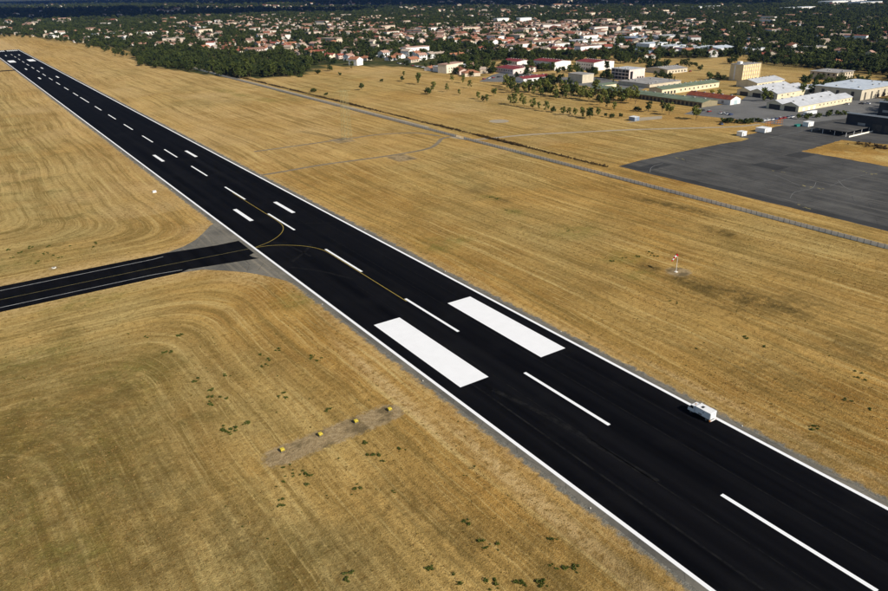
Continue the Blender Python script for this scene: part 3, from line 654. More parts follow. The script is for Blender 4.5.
rd = 'white barrack with dark red roof, '
wsp = [('S',5,2.0,1.5,1.0,.04,.96,'glass',W_)]
w2 = [('W',7,1.8,1.4,5.6,.04,.96,'glass',W_),('W',7,1.8,1.4,1.8,.04,.96,'glass',W_)]
building('barrack', rd+'farthest left of the back row of three', 494, 689.5, 25, 30, 5.6, 'white_wall', 'roof_red', 'gy', 1.3, [('W',7,1.8,1.4,2.6,.04,.96,'glass',W_)], .7)
building('barrack', rd+'middle of the back row of three', 492.5, 618.4, 26, 38, 9.6, 'white_wall', 'roof_red', 'gy', 1.5, w2, .7)
building('barrack', rd+'right of the back row of three, tallest white gable', 521, 583, 33.5, 30, 9.4, 'white_wall', 'roof_red', 'gy', 1.6, w2, .7)
building('barrack', rd+'front row left, long lit wall with small windows', 434, 624, 35, 33, 5.4, 'pinkwhite', 'roof_red', 'gy', 1.3, wsp+[('W',7,1.8,1.4,2.6,.04,.96,'glass',W_)], .7)
building('barrack', rd+'nearest the tree row with a red door', 392.5, 556.5, 38, 14, 4.0, 'white_wall', 'roof_red', 'gx', 1.5, [('S',1,3.4,2.6,.05,.62,.74,'roof_rust','door'),('S',2,3.0,1.6,1.0,.18,.48,'glass',W_)], .6)
building('beige_cube_store', 'plain beige flat-roofed store behind the tree row', 432.4, 511, 16, 21, 8.4, 'beige', 'roof_flat', 'flat', 0, [('W',1,1.6,2.2,.1,.8,.95,'door','door')], .3)
b = building('office_block', 'office block with dark window grid on one side and pale pink wall', 483, 494.5, 24, 25, 10.8, 'pinkwhite', 'roof_grey', 'flat', 0, [('W',5,4.2,2.6,.8,.02,.98,'glass',W_),('W',5,4.2,2.6,4.2,.02,.98,'glass',W_),('W',5,4.2,2.6,7.6,.02,.98,'glass',W_),('S',3,2.4,2.0,1.0,.5,.96,'glass',W_),('S',1,4.0,8.5,.4,.05,.25,'glass','stair_window')], .3)
building('flat_roof_hall', 'low hall with pale flat roof and dark roof strips behind the long shed', 452, 440, 46, 40, 3.6, 'beige', 'roof_flat', 'flat', 0, [], .5)
building('low_white_hall', 'long low white hall with grey roof among trees left of the red-roofed barracks', *G(440,72.2)[:2], 42, 16, 6.0, 'white_wall', 'roof_grey', 'flat', 0, [('S',6,2.2,1.4,2.6,.1,.95,'grey_wall',W_)], .4)
building('field_sheds', 'low grey sheds standing in the pale field beyond the office block', 556, 505, 34, 30, 4.5, 'beige', 'roof_flat', 'gx', 1.6, [('S',6,1.8,1.6,1.2,.05,.95,'glass',W_)], .4)
def mono(label, x0, y0, wx, ly, h0, h1):
    t = tag(empty('black_hangar', (x0, y0, 0)), label, 'building')
    mb = MB(); mb.prism([(0,0),(wx,0),(wx,h1),(0,h0)], 'y', 0, ly); w = mb.build('wall', M['dark_wall'], t)
    s_ = (h0-h1)/wx
    mb = MB(); mb.prism([(-.4,h0+.4*s_+.02),(wx+.4,h1-.4*s_+.02),(wx+.4,h1-.4*s_+.2),(-.4,h0+.4*s_+.2)], 'y', -.3, ly+.3); mb.build('roof', M['roof_white'], t)
    mb = MB(); mb.box(-.62, -.41, -.3, ly+.3, h0-.25, h0+.75); mb.build('white_fascia', M['white_metal'], t)
    openings(w, [('W',1,5.0,1.6,3.2,.62,.88,'grey_wall','window'),('W',3,6.0,5.0,.05,.05,.6,'door','hangar_door')], wx, ly)
    return t
mono('black clad shed with a white roof edge behind the carport', 391.8, 176, 16, 42, 10.2, 6.2)
g = G(877,116); mono('black clad shed at the right border, behind the nearer black shed', g[0], g[1]-22, 18, 22, 10.5, 6.5)

# canopy in front of the black hangar
cn = tag(empty('carport', (362.5, 201.2, 0)), 'wide low dark grey carport in front of the black hangar', 'carport')
mb = MB(); mb.box(0, 29.5, 0, 24, 2.9, 3.15); mb.build('roof', M['apron'], cn)
for x in (.6, 10, 19.5, 28.9):
    for y in (.5, 8, 16, 23.5):
        mb = MB(); mb.box(x-.12, x+.12, y-.12, y+.12, 0, 2.9); mb.build('post', M['white_metal'], cn)
mb = MB(); mb.box(0, 29.5, -1.9, -1.7, .02, .9); mb.build('low_wall', M['concrete'], cn)
# huts and containers
def hut(name, label, px, wx, ly, h, wall, cat='hut'):
    g = G(*px); t = tag(empty(name, (g[0], g[1], .014)), label, cat)
    mb = MB(); mb.box(0, wx, 0, ly, .12, h); mb.build('wall', M[wall], t, bevel=.03)
    mb = MB(); mb.box(-.12, wx+.12, -.12, ly+.12, h+.003, h+.14); mb.build('roof', M['white_metal'], t)
    mb = MB(); mb.box(wx*.2, wx*.2+1.0, -.03, -.003, .2, min(2.2, h-.25)); mb.build('door', M['grey_wall'], t)
    for x in (.3, wx-.6):
        mb = MB(); mb.box(x, x+.3, .1, ly-.1, 0, .12); mb.build('skid', M['post'], t)
    return t
hut('white_hut', 'white hut on the apron corner beside the orange racks', (764.5,133), 7.5, 7, 2.7, 'white_metal')
hut('white_hut', 'small white cube hut on the grass edge left of the apron', (741.8,136.5), 5.0, 4.0, 2.8, 'white_metal')
hut('white_hut', 'white hut with pale door near the carport', (808,127), 6.6, 4.2, 3.0, 'white_metal')
hut('blue_white_hut', 'blue and white hut with a paved apron in the field', (634.5,121.3), 5.0, 5.6, 2.8, 'roof_blue')
gg = G(634.5,121.3)
sheet('hut_pavement', [tuple(G(*p)[:2]) for p in ((626,123),(640,120.8),(662,118.6),(662,115.6),(640,117.5))], .012, M['road'], 'grey paved strip beside the blue and white hut', 'pavement')
# orange storage racks
for k, (px, lab) in enumerate((((767,127.5), 'orange steel rack, left of the two behind the white hut'), ((777,125.5), 'orange steel rack, right of the two behind the white hut'))):
    g = G(*px); t = tag(empty('steel_rack', (g[0], g[1], .014)), lab, 'rack', 'orange racks')
    for x in (0, 3.2, 6.4):
        for y in (0, 1.6):
            mb = MB(); mb.box(x, x+.14, y, y+.14, 0, 4.0); mb.build('upright', M['orange'], t)
    for z in (1.6, 3.1):
        for y in (.03, 1.63):
            mb = MB(); mb.box(.22, 3.2, y, y+.16, z, z+.22); mb.build('beam', M['orange'], t); mb = MB(); mb.box(3.42, 6.4, y, y+.16, z, z+.22); mb.build('beam', M['orange'], t)
# white trailer and teal skip
g = G(806,116.5); t = tag(empty('white_trailer', (g[0], g[1], .02)), 'long white trailer parked in front of the double gable hangar', 'trailer')
mb = MB(); mb.box(0, 14, 0, 2.6, .9, 3.1); mb.build('trailer_box', M['white_metal'], t, bevel=.08)
mb = MB(); mb.box(.3, 13.7, .5, 2.1, .62, .89); mb.build('chassis', M['chassis'], t)
for x in (2.0, 10.8, 12.2):
    for y in (.3, 2.3):
        mb = MB(); mb.tube((x,y-.15,.5),(x,y+.15,.5), .5, seg=14); mb.build('tyre', M['rubber'], t)
g = G(797,126.8); t = tag(empty('teal_skip', (g[0], g[1], .014)), 'teal green skip on the apron edge', 'skip')
mb = MB(); mb.prism([(0,0),(4.2,0),(4.9,1.4),(-.7,1.4)], 'y', 0, 2.0); mb.build('skip_body', M['teal'], t)
mb = MB(); mb.box(-.75, 4.95, -.05, .08, 1.402, 1.5); mb.box(-.75, 4.95, 1.92, 2.05, 1.402, 1.5); mb.build('rim', M['teal'], t)

# ---------------------------------------------------------------- cars
def car_proto():
    t = empty('parked_car')
    mb = MB(); mb.prism([(-2.1,.35),(-2.15,.75),(-2.0,.92),(1.0,.95),(2.05,.78),(2.15,.36)], 'y', -.86, .86); mb.build('body', M['car'], t, bevel=.06)
    mb = MB(); mb.prism([(-1.75,.93),(-1.35,1.44),(.35,1.46),(1.15,.95)], 'y', -.74, .74); c = mb.build('cabin', M['glass'], t, bevel=.04)
    mb = MB(); mb.box(-1.30, .32, -.70, .70, 1.462, 1.50); mb.build('roof', M['car'], t, bevel=.02)
    for x in (-1.35, 1.35):
        for y in (-.76, .76):
            mb = MB(); mb.tube((x,y-.1,.32),(x,y+.1,.32), .32, seg=12); mb.build('wheel', M['rubber'], t)
    return t
car0 = car_proto(); first = [True]
def car(x, y, rz, label, group=None, z=.02):
    c = car0 if first[0] else copy_tree(car0); first[0] = False
    c.location = (x, y, z); c.rotation_euler = (0, 0, rz); tag(c, label, 'car', group); return c
g = G(721,124.6); car(g[0], g[1], R(60), 'white and dark car parked on the service road below the bushes')
def carrow(p0, p1, n, rz, label, group):
    a, b2 = G(*p0), G(*p1)
    for k in range(n):
        if random.random() < .12: continue
        q = a+(b2-a)*(k+random.uniform(-.1,.1))/max(1, n-1); car(q[0], q[1], rz+R(random.uniform(-4,4)), label, group)
carrow((484,79.2),(503,76.6), 5, R(10), 'car parked at the left end of the red-roofed barracks', 'cars by the barracks')
carrow((398,63.5),(436,69.5), 16, R(20), 'car in the long parked row at the edge of the town', 'cars along the town edge')
carrow((700,110.5),(734,115.5), 12, R(0), 'car in the dark row along the yard hedge by the workshop', 'cars along the yard hedge')
carrow((764,121),(796,117), 9, R(0), 'car parked in the yard in front of the double gable hangar', 'cars in front of the hangar')
carrow((846,104.5),(872,103.8), 6, R(90), 'car parked by the big beige hall', 'cars by the big beige hall')
carrow((676,72.5),(690,71.5), 4, R(0), 'car parked by the sheds in the pale field', 'cars by the field sheds')

# ---------------------------------------------------------------- trees
def crown_mesh(name, mat, H, W, base, n_clump, per, leaf, seed, shape='round'):
    r = np.random.default_rng(seed); V = []; F = []
    cz = base+(H-base)*.5; hz = (H-base)*.5
    cl = []
    while len(cl) < n_clump:
        p = r.normal(size=3); p /= np.linalg.norm(p); p *= r.uniform(.35, .85)
        if shape == 'cone': p[:2] *= np.clip(.95-.6*(p[2]*.5+.5), .2, 1)
        cl.append(np.array([p[0]*W/2, p[1]*W/2, cz+p[2]*hz]))
    cl.append(np.array([0, 0, cz]))
    for c in cl:
        rc = r.uniform(.26, .42)*W/2*1.15
        k = int(per*r.uniform(.7, 1.3))
        for _ in range(k):
            d = r.normal(size=3); d /= np.linalg.norm(d); q = c+d*rc*r.uniform(.35, 1.0)*np.array([1, 1, .85])
            nn = d*1.0+r.normal(size=3)*.55+np.array([0, 0, .35]); nn /= np.linalg.norm(nn)
            a = np.cross(nn, r.normal(size=3)); a /= np.linalg.norm(a); b = np.cross(nn, a); s = leaf*r.uniform(.6, 1.3); i = len(V)
            V += [q-a*s, q-b*s*.7, q+a*s, q+b*s*.7]; F.append((i, i+1, i+2, i+3))
    me = bpy.data.meshes.new(name); me.from_pydata([tuple(v) for v in V], [], F); me.materials.append(mat); return me
def trunk_mesh(name, H, base, rad, seed):
    r = np.random.default_rng(seed); mb = MB(); mb.tube((0,0,-.1), (0,0,base+.5), rad, rad*.75, 7); top = (0,0,base+.3)
    mb.tube(top, (r.uniform(-.3,.3), r.uniform(-.3,.3), H*.75), rad*.7, rad*.2, 6)
    for k in range(4):
        a = r.uniform(0, 6.28); mb.tube((0,0,base+.2+k*.25), (math.cos(a)*H*.2, math.sin(a)*H*.2, base+H*.28+k*.3), rad*.45, rad*.12, 5)
    return mb.mesh(name, M['bark'], False)
KINDS = {}
def kind(key, mat, H, W, base, nc, per, leaf, n, shape='round', rad=.22):
    KINDS[key] = [(crown_mesh('crown', M[mat], H*random.uniform(.9,1.1), W*random.uniform(.9,1.1), base, nc, per, leaf, hash(key) % 1000*0 + len(key)*31+i*7, shape), trunk_mesh('trunk', H, base, rad, i)) for i in range(n)]
kind('broad', 'leaf', 9.0, 9.8, .8, 20, 26, .62, 6)
kind('tall', 'leaf', 12.0, 7.0, 1.4, 18, 24, .62, 4)
kind('conifer', 'leaf', 13.0, 5.5, 1.2, 16, 20, .55, 2, 'cone')
kind('young', 'leaf_lt', 7.6, 4.2, .4, 16, 24, .40, 6, rad=.10)
kind('bush', 'leaf', 2.6, 3.6, .1, 9, 18, .34, 3, rad=.08)
kind('golden', 'leaf_yel', 5.0, 6.0, .6, 10, 20, .45, 1)
def tree(k, x, y, sc, label, group=None, cat='tree', v=None, name=None):
    nm = {'broad': 'broadleaf_tree', 'tall': 'tall_tree', 'conifer': 'conifer_tree', 'young': 'young_tree', 'bush': 'bush', 'golden': 'golden_shrub'}[k]
    cm, tm = KINDS[k][random.randrange(len(KINDS[k])) if v is None else v]
    t = tag(empty(name or nm, (x, y, 0), random.uniform(0, 6.28)), label, cat, group); t.scale = (sc*random.uniform(.9,1.1), sc*random.uniform(.9,1.1), sc*random.uniform(.88,1.12))
    link('crown', cm, t); link('trunk', tm, t); return t
NTREE = 0
ORD = ['first','second','third','fourth','fifth','sixth','seventh','eighth','ninth','tenth','eleventh','twelfth','thirteenth','fourteenth','fifteenth','sixteenth','seventeenth','eighteenth','nineteenth','twentieth']
# front row of young trees in the field before the base
front = [(478,99,.9),(483,101.5,.8),(487,102,.9),(494,96,1.1),(510,104,1.0),(514,105.5,1.25),(521,103,1.0),(524,107,1.1),(533,109,1.15),(539,109.5,.8),(546,111.5,1.0),(563,115,1.05),(569,115,.75),(575,115.5,.9),(582,117.5,1.0),(589,118,1.1),(598,115.5,.9)]
for k, (px, py, s) in enumerate(front):
    g = G(px, py); tree('young', g[0], g[1], s*1.2, '%s young light green tree from the left in the front row' % ORD[k], 'front row of young trees')
back = [(512,93,1.5),(517,95,1.3),(525,93,1.5),(533,95,1.3),(541,97,1.4),(548,95,1.5),(556,99,1.2),(563,97,1.3),(571,97,1.8),(580,99,1.7),(588,101,1.5),(600,105,1.4),(607,108,1.2),(614,110,1.1)]
for k, (px, py, s) in enumerate(back):
    g = G(px, py); tree('young' if k % 4 else 'tall', g[0], g[1], s*(1 if k % 4 else .62), '%s tree from the left in the fuller second row' % ORD[k], 'second row of trees by the long shed')
for k in range(38):
    px = 505+k*3.5+random.uniform(-1.5,1.5); py = 88.5+k*.42+random.uniform(-3,3.5); g = G(px, py); lt_ = random.random() < .72
    tree('young' if lt_ else 'broad', g[0], g[1], random.uniform(1.4,2.15) if lt_ else random.uniform(.7,.95), '%s tree in the belt before the beige store' % ('light green' if lt_ else 'dark'), 'belt of trees before the base')
for k, (px, py, kd, s, lab) in enumerate([
    (511,85,'broad',.95,'dark dense tree at the left end of the long tree row'),(516,80,'tall',.85,'dark tall tree beside the parked cars and red-roofed barracks'),
    (554,86.5,'broad',.75,'round dark tree between the red-roofed barrack and the beige store'),(554,112,'bush',1.8,'dark dense bush standing in the front row of young trees'),
    (590,119,'tall',.78,'tallest green tree at the right end of the front row'),(636,111,'bush',1.9,'dark round bush left of the twin poplars by the hut'),(648,112,'tall',.85,'left of the twin green poplars behind the hut'),
    (669,115,'young',1.6,'large light green tree over the end of the hut pavement'),(662,112,'tall',.75,'dark tree beside the light green tree by the hut'),(696,119.5,'young',1.8,'light green tree at the right end of the long shed'),(606,117,'bush',1.2,'small green bush left of the blue hut'),(612,118,'bush',1.5,'green bush just left of the blue hut'),(620,118,'bush',1.3,'green bush touching the blue hut'),
    (674,83,'conifer',.62,'dark conifer in front of the flat pale hall'),(628,84,'conifer',.5,'small dark conifer below the office block'),(613,86,'conifer',.6,'dark conifer by the green-roofed store'),
    (597,70,'tall',.9,'dark tree in front of the tallest white gable'),(543,72,'tall',1.05,'dark tree between the two left barracks'),(606,78,'broad',.9,'dark tree between barracks and office block'),
    (700,70.5,'broad',.75,'round dark tree alone in the pale field'),(689,68,'conifer',.7,'dark tree on the left of the pale field'),(709,79.5,'broad',.95,'wide dark tree at the near edge of the pale field'),(717,79.5,'broad',.95,'second wide dark tree at the near edge of the pale field'),(723,80.5,'broad',.7,'small dark tree left of the tall cream block'),
    (712,95,'golden',1.0,'golden yellow shrub beside the red-roofed workshop'),(719,96,'young',1.1,'light green tree behind the golden shrub'),(763,101.5,'young',1.7,'light green tree in front of the black shed doors'),(770,101,'young',1.4,'smaller light green tree in front of the black shed doors'),
    (801,95,'young',1.8,'light green tree between the two grey-roofed hangars'),(808,94,'broad',1.0,'green tree between the grey-roofed hangars and the big hall'),(815,93,'broad',1.1,'dark tree at the corner of the big hall'),(820,95,'tall',.9,'dark tall tree beside the big hall'),
    (838,84,'broad',.75,'dark round tree in front of the beige block'),(856,84,'tall',.8,'dark tree right of the beige block'),(820,80,'broad',.9,'dark tree left of the beige block'),
    (427,94,'bush',2.6,'dark dense bush alone at the field edge, left of the tree rows'),(433,91,'young',1.5,'green tree just behind the lone dark bush'),(418,84.5,'young',1.8,'green tree cluster left of the lone dark bush'),(402,81,'bush',2.0,'dark bush in the dry field, left of the trees'),(404,76,'young',1.0,'slim tree above the dark bush in the dry field'),
    (313,92,'bush',1.9,'dark bush beside the scrub line, left'),(326,95,'bush',1.2,'small dark bush beside the scrub line, right'),(362,90,'bush',2.3,'dark bush pair in the dry field by the track'),(463,83,'young',1.3,'slim light tree in the dry field before the long white hall'),(470,88,'young',1.1,'young tree in the dry field, right of the slim light tree'),(447,92,'young',1.1,'young tree in the dry field, left of centre'),(459,95,'young',.9,'small young tree at the field edge'),(452,82,'young',1.2,'young tree close to the cars at the town edge'),
    (243,77.5,'broad',1.25,'largest round dark tree at the front of the wood'),(226,74.5,'broad',1.0,'round dark tree at the front of the wood, left of the largest'),(215,72.5,'bush',1.8,'low dark bush between the wood and the perimeter road'),(262,76,'broad',.85,'round tree at the wood front, right of the largest'),(276,75.5,'bush',2.2,'rounded bush at the front right of the wood'),(290,76.5,'broad',.8,'small round tree before the right end of the wood'),(301,77,'bush',2.0,'dark bush before the right tip of the wood'),(318,74,'broad',.8,'round tree at the right tip of the wood'),(330,71,'broad',.9,'round tree between the wood and the first houses'),(352,69,'tall',.9,'tall dark tree in front of the first town houses'),
    (382,82,'bush',1.4,'low green bush in the dry field below the town'),(340,75,'bush',1.5,'green bush at the foot of the town houses')]):
    g = G(px, py); tree(kd, g[0], g[1], s, lab, cat='bush' if kd in ('bush', 'golden') else 'tree')
# bushes along the yard hedge
for k in range(14):
    t_ = k/13; g = G(724+46*t_*.8, 121.5+2.0*math.sin(t_*3)); tree('bush', g[0]+random.uniform(-2,2), g[1]+random.uniform(-2,2), random.uniform(1.1,1.7), 'dark bush in the hedge between the yard and the service road', 'yard hedge bushes', 'bush')
for k in range(10):
    g = G(800+5.2*k, 119-.5*k); tree('bush', g[0]+random.uniform(-2,2), g[1]+random.uniform(-2,2), random.uniform(1.2,1.8), 'dark bush in the hedge between the trailer and the carport', 'trailer hedge bushes', 'bush')
NTREE = sum(1 for o in COL.objects if o.type == 'EMPTY' and o.get('category') in ('tree', 'bush'))

# ---------------------------------------------------------------- layout of town, woods and far country
WOOD = [tuple(G(*p)[:2]) for p in [(137,66),(141,55),(152,49),(200,51),(250,55),(300,60),(322,63),(312,72),(300,75),(262,77.5),(240,79),(215,75),(196,72)]]
BLD_BOX = [(o.location.x-4, o.location.y-4, max(v.co.x for v in o.children[0].data.vertices)+o.location.x+4, max(v.co.y for v in o.children[0].data.vertices)+o.location.y+4) for o in COL.objects if o.get('category') == 'building']
BASE = [tuple(G(*p)[:2]) for p in BASE_PX]
def zone(x, y):
    # returns density multipliers (tree, house) from where the point lies
    px, py = PX(np.stack([x, y, np.zeros_like(x)], -1))
    out = ~inpoly(x, y, TOWN)
    n1 = fbm(x/260, y/260, 21); n2 = fbm(x/90, y/90, 33)
    hx = np.interp(px, [-60,0,120,200,300,420,560,660,720,800,888,950], [.25,.25,.40,.75,1,.8,.9,.80,.28,.20,.20,.2])
    hy = np.interp(py, [-5,4,9,11,16,20,26,60], [.35,.5,.35,.12,.15,.55,1,1])
    house = hx*np.where(px < 420, hy, np.maximum(hy, .55))*np.clip(n1*3.2-.85, 0, 1)
    treed = np.clip(1.15-.55*house + (n2-.5)*1.2, .12, 1.4)
    treed = np.where((px < 330) & (py > 9.5) & (py < 17+px*.004), 1.5, treed)
    treed = np.where((px > 680) & (py > 9), treed*1.9, treed)
    wd = inpoly(x, y, WOOD); house = np.where(wd, 0, house); treed = np.where(wd, 2.6, treed)
    strip_ = (px < 335) & (py > np.interp(px, [100, 140, 330], [43, 47, 60])); house = np.where(strip_, 0, house); treed = np.where(strip_ & (py > np.interp(px, [130, 330], [51, 64])), treed*.3, treed)
    treed = np.where((px > 325) & (px < 440) & (py > 57.5), treed*.18, treed)
    base = inpoly(x, y, BASE); house = np.where(base, 0, house); treed = np.where(base, 0, treed)
    house = np.where(out & ~wd, 0, house); treed = np.where(out & ~wd, 0, treed)
    return treed, house
def sector(n, r0, r1, power=2.0, seed=0):
    r_ = np.random.default_rng(seed); u = r_.random(n)
    rr = (r0**power+u*(r1**power-r0**power))**(1/power) if power else r0*(r1/r0)**u
    th = YAW+np.radians(r_.uniform(-40, 42, n)); return CAM[0]+rr*np.sin(th), CAM[1]+rr*np.cos(th), rr, r_
# --- houses
def house_mesh(kindi):
    mw, mr = MB(), MB(); o = .5
    def gable(x0, x1, y0, y1, h, rh):
        mw.box(x0, x1, y0, y1, 0, h); ym = (y0+y1)/2
        mw.prism([(y0,h),(y1,h),(ym,h+rh)], 'x', x0, x1); s = rh/((y1-y0)/2)
        for a, b in ((y0-o, ym), (y1+o, ym)): mr.prism([(a,h-o*s+.02),(b,h+rh+.02),(b,h+rh+.22),(a,h-o*s+.22)], 'x', x0-o, x1+o)
    def hip(x0, x1, y0, y1, h, rh):
        mw.box(x0, x1, y0, y1, 0, h); ym = (y0+y1)/2; k = (y1-y0)/2
        A = [(x0-o,y0-o,h),(x1+o,y0-o,h),(x1+o,y1+o,h),(x0-o,y1+o,h)]; B = [(x0+k,ym,h+rh),(x1-k,ym,h+rh)]
        mr.face([A[0],A[1],B[1],B[0]]); mr.face([A[1],A[2],B[1]]); mr.face([A[2],A[3],B[0],B[1]]); mr.face([A[3],A[0],B[0]]); mr.face(A[::-1])
    if kindi == 0: gable(-6.5,6.5,-4.5,4.5,3.0,1.9)
    elif kindi == 1: gable(-6,6,-4.5,3.5,3.0,1.8); gable(-6.5,-1,3.5-.02,9,2.9,1.3)
    elif kindi == 2: gable(-5.5,5.5,-4.5,4.5,5.6,2.0)
    elif kindi == 3: hip(-7,7,-5,5,3.1,2.1)
    elif kindi == 4: gable(-13,13,-5,5,5.4,1.9)
    elif kindi == 6: mw.box(-15, 15, -5.5, 5.5, 0, 8.4); mr.box(-15.3, 15.3, -5.8, 5.8, 8.403, 8.8)
    elif kindi == 5: gable(-5,5,-4,4,5.2,1.7); gable(5.02,10,-3.4,3.4,2.7,1.2)
    mr.box(2.0, 2.7, .6, 1.2, 4.2 if kindi in (0,1,3) else 6.6, 6.0 if kindi in (0,1,3) else 8.4)
    return mw, mr
HM = []
for k in range(7):
    a, b = house_mesh(k); HM.append((a.mesh('wall', M['house_wall']), b.mesh('roof', M['house_roof'])))
mb = MB(); mb.box(-.7, .7, -.05, .05, 0, 1.3); win_me = mb.mesh('window', M['glass'])
dx_, dy_, _, hrng = sector(150, 640, 2900, 2.0, 5); dang = hrng.uniform(0, math.pi/2, 150); dpit = hrng.uniform(17, 25, 150); H = []; HANG = {}
for k in range(150):
    p_ = dpit[k]; u_, v_ = np.meshgrid(np.arange(-320, 321, p_), np.concatenate([[q, q+p_*1.05] for q in np.arange(-320, 321, p_*2.1+11)])); u_ = u_.ravel()+hrng.normal(0, 2.2, u_.size); v_ = v_.ravel()+hrng.normal(0, 1.8, v_.size)
    x_ = dx_[k]+u_*math.cos(dang[k])-v_*math.sin(dang[k]); y_ = dy_[k]+u_*math.sin(dang[k])+v_*math.cos(dang[k])
    d_ = (x_[:, None]-dx_)**2+(y_[:, None]-dy_)**2; own = d_.argmin(1) == k
    r2_ = np.hypot(x_-CAM[0], y_-CAM[1]); own &= (r2_ > 640) & (r2_ < 2700); x_, y_, r2_ = x_[own], y_[own], r2_[own]
    _, hd_ = zone(x_, y_); dk = hrng.uniform(.35, 1.15)
    ok = (hrng.random(len(x_)) < np.clip(hd_*dk*1.1, 0, .92))
    for a_, b_, c_ in zip(x_[ok], y_[ok], r2_[ok]): H.append((a_, b_, c_)); HANG[(a_, b_)] = dang[k]
# first line of houses along the edge of the town, read from the photograph
edge = [(311,57,2),(318,56,0),(330,58,1),(340,58.5,5),(349,60,2),(357,61,0),(366,60,3),(372,56,1),(384,57,2),(391,60,0),(399,58,1),(407,56,2),(416,57,5),(290,47,4),(302,46,3),(280,45,2),(412,62,0),(268,48,1),(352,52,4),(376,50,2),(430,58,2),(420,52,4)]
E0 = [(*G(a, b)[:2], np.hypot(*(G(a, b)-CAM)[:2]), k) for a, b, k in edge]
H = [(x, y, r_, None) for x, y, r_ in H if all((x-e[0])**2+(y-e[1])**2 > 16**2 for e in E0)]
H = E0 + sorted(H, key=lambda q: q[2])
vis = [h for h in H if -12 < PX([h[0], h[1], 0])[0] < 900]
near = vis[:300]; ns = set((h[0], h[1]) for h in near); rest = [h for h in H if (h[0], h[1]) not in ns]
def area_word(x, y):
    px, py = PX([x, y, 0])
    if px < 140: return 'beyond the runway end'
    if px < 260: return 'behind the dark wood'
    if px < 345: return 'right of the dark wood'
    if px < 440: return 'behind the car row'
    if px < 560: return 'behind the left red-roofed barracks'
    if px < 660: return 'behind the barracks and office block'
    if px < 760: return 'beyond the pale field'
    return 'beyond the big beige hall'
KW = ['gabled bungalow', 'L-shaped house', 'two-storey house', 'hip-roofed bungalow', 'long terrace', 'winged house', 'flat-roofed block']
HW = {'white': (.82,.80,.76), 'cream': (.70,.62,.48), 'beige': (.58,.49,.37), 'pinkish': (.66,.52,.44), 'grey': (.48,.46,.43)}
HR = {'orange': (.34,.15,.085), 'salmon': (.42,.26,.20), 'brown': (.22,.13,.095), 'red': (.29,.09,.06), 'pale': (.38,.30,.24)}
for k_ in HW: M['hw_'+k_] = plain(k_+'_house_render', HW[k_], .85, .1, .07, .4)
for k_ in HR: M['hr_'+k_] = plain(k_+'_roof_tiles', HR[k_], .85, .1, .2, .6)
for x, y, r_, kf in near:
    k = kf if kf is not None else int(hrng.choice(7, p=[.25,.17,.2,.17,.06,.11,.04]))
    w = area_word(x, y); px, py = PX([x, y, 0])
    fr = 'near' if r_ < 1050 else ('mid-distance' if r_ < 1300 else 'far')
    cw = str(hrng.choice(list(HW), p=[.42,.22,.15,.13,.08])); cr = str(hrng.choice(list(HR), p=[.26,.24,.18,.14,.18]))
    t = tag(empty('town_house', (x, y, 0), (HANG.get((x, y), 0.3)+hrng.choice([0, math.pi/2])+hrng.normal()*.06)), '%s %s %s, %s roof, %s' % (fr, cw, KW[k], cr, w), 'house', 'town houses with tiled roofs'); sc = hrng.uniform(1.0, 1.4); t.scale = (sc, sc, sc*hrng.uniform(.95,1.1))
    wl = link('wall', HM[k][0], t); rf_ = link('roof', HM[k][1], t)
    for ob_, mk in ((wl, 'hw_'+cw), (rf_, 'hr_'+cr)):
        ob_.material_slots[0].link = 'OBJECT'; ob_.material_slots[0].material = M[mk]
    if r_ < 1250:
        yb = {0:-4.5,1:-4.5,2:-4.5,3:-5,4:-5,5:-4,6:-5.5}[k]
        for xx in ((-3.6,-.4,3.2) if k not in (4, 6) else (-10,-6,-2,2,6,10)):
            for zz in ((1.0,) if k in (0,1,3) else (1.0,3.7)): link('window', win_me, wl, (xx, yb-.02, zz))
# --- scatter objects (uncountable mass): far houses and far trees as instances
def scatter(name, pts, meshes, label, cat):
    pc = bpy.data.collections.new(name+'_kinds')
    for i, m in enumerate(meshes):
        o = bpy.data.objects.new('%s_kind_%02d' % (name, i), m); pc.objects.link(o)
    P = np.array(pts); me = bpy.data.meshes.new(name); me.from_pydata(P[:, :3].tolist(), [], [])
    for nm, tp, col in (('sc','FLOAT',3), ('rz','FLOAT',4)):
        at = me.attributes.new(nm, tp, 'POINT'); at.data.foreach_set('value', P[:, col].astype(np.float32))
    at = me.attributes.new('idx', 'INT', 'POINT'); at.data.foreach_set('value', P[:, 5].astype(np.int32))
    ob = link(name, me); tag(ob, label, cat, kind='stuff')
    ng = bpy.data.node_groups.new(name, 'GeometryNodeTree'); ng.interface.new_socket('Geometry', in_out='INPUT', socket_type='NodeSocketGeometry'); ng.interface.new_socket('Geometry', in_out='OUTPUT', socket_type='NodeSocketGeometry')
    N = ng.nodes; gi = N.new('NodeGroupInput'); go = N.new('NodeGroupOutput'); ip = N.new('GeometryNodeInstanceOnPoints'); ci = N.new('GeometryNodeCollectionInfo')
    ci.inputs['Collection'].default_value = pc; ci.inputs['Separate Children'].default_value = True; ci.inputs['Reset Children'].default_value = True
    def na(nm, tp):
        a = N.new('GeometryNodeInputNamedAttribute'); a.data_type = tp; a.inputs['Name'].default_value = nm; return a.outputs['Attribute']
    L = ng.links; L.new(gi.outputs[0], ip.inputs['Points']); L.new(ci.outputs[0], ip.inputs['Instance']); ip.inputs['Pick Instance'].default_value = True
    L.new(na('idx', 'INT'), ip.inputs['Instance Index']); L.new(na('sc', 'FLOAT'), ip.inputs['Scale'])
    cx = N.new('ShaderNodeCombineXYZ'); L.new(na('rz', 'FLOAT'), cx.inputs[2]); L.new(cx.outputs[0], ip.inputs['Rotation']); L.new(ip.outputs[0], go.inputs[0])
    md = ob.modifiers.new('scatter', 'NODES'); md.node_group = ng
    return ob
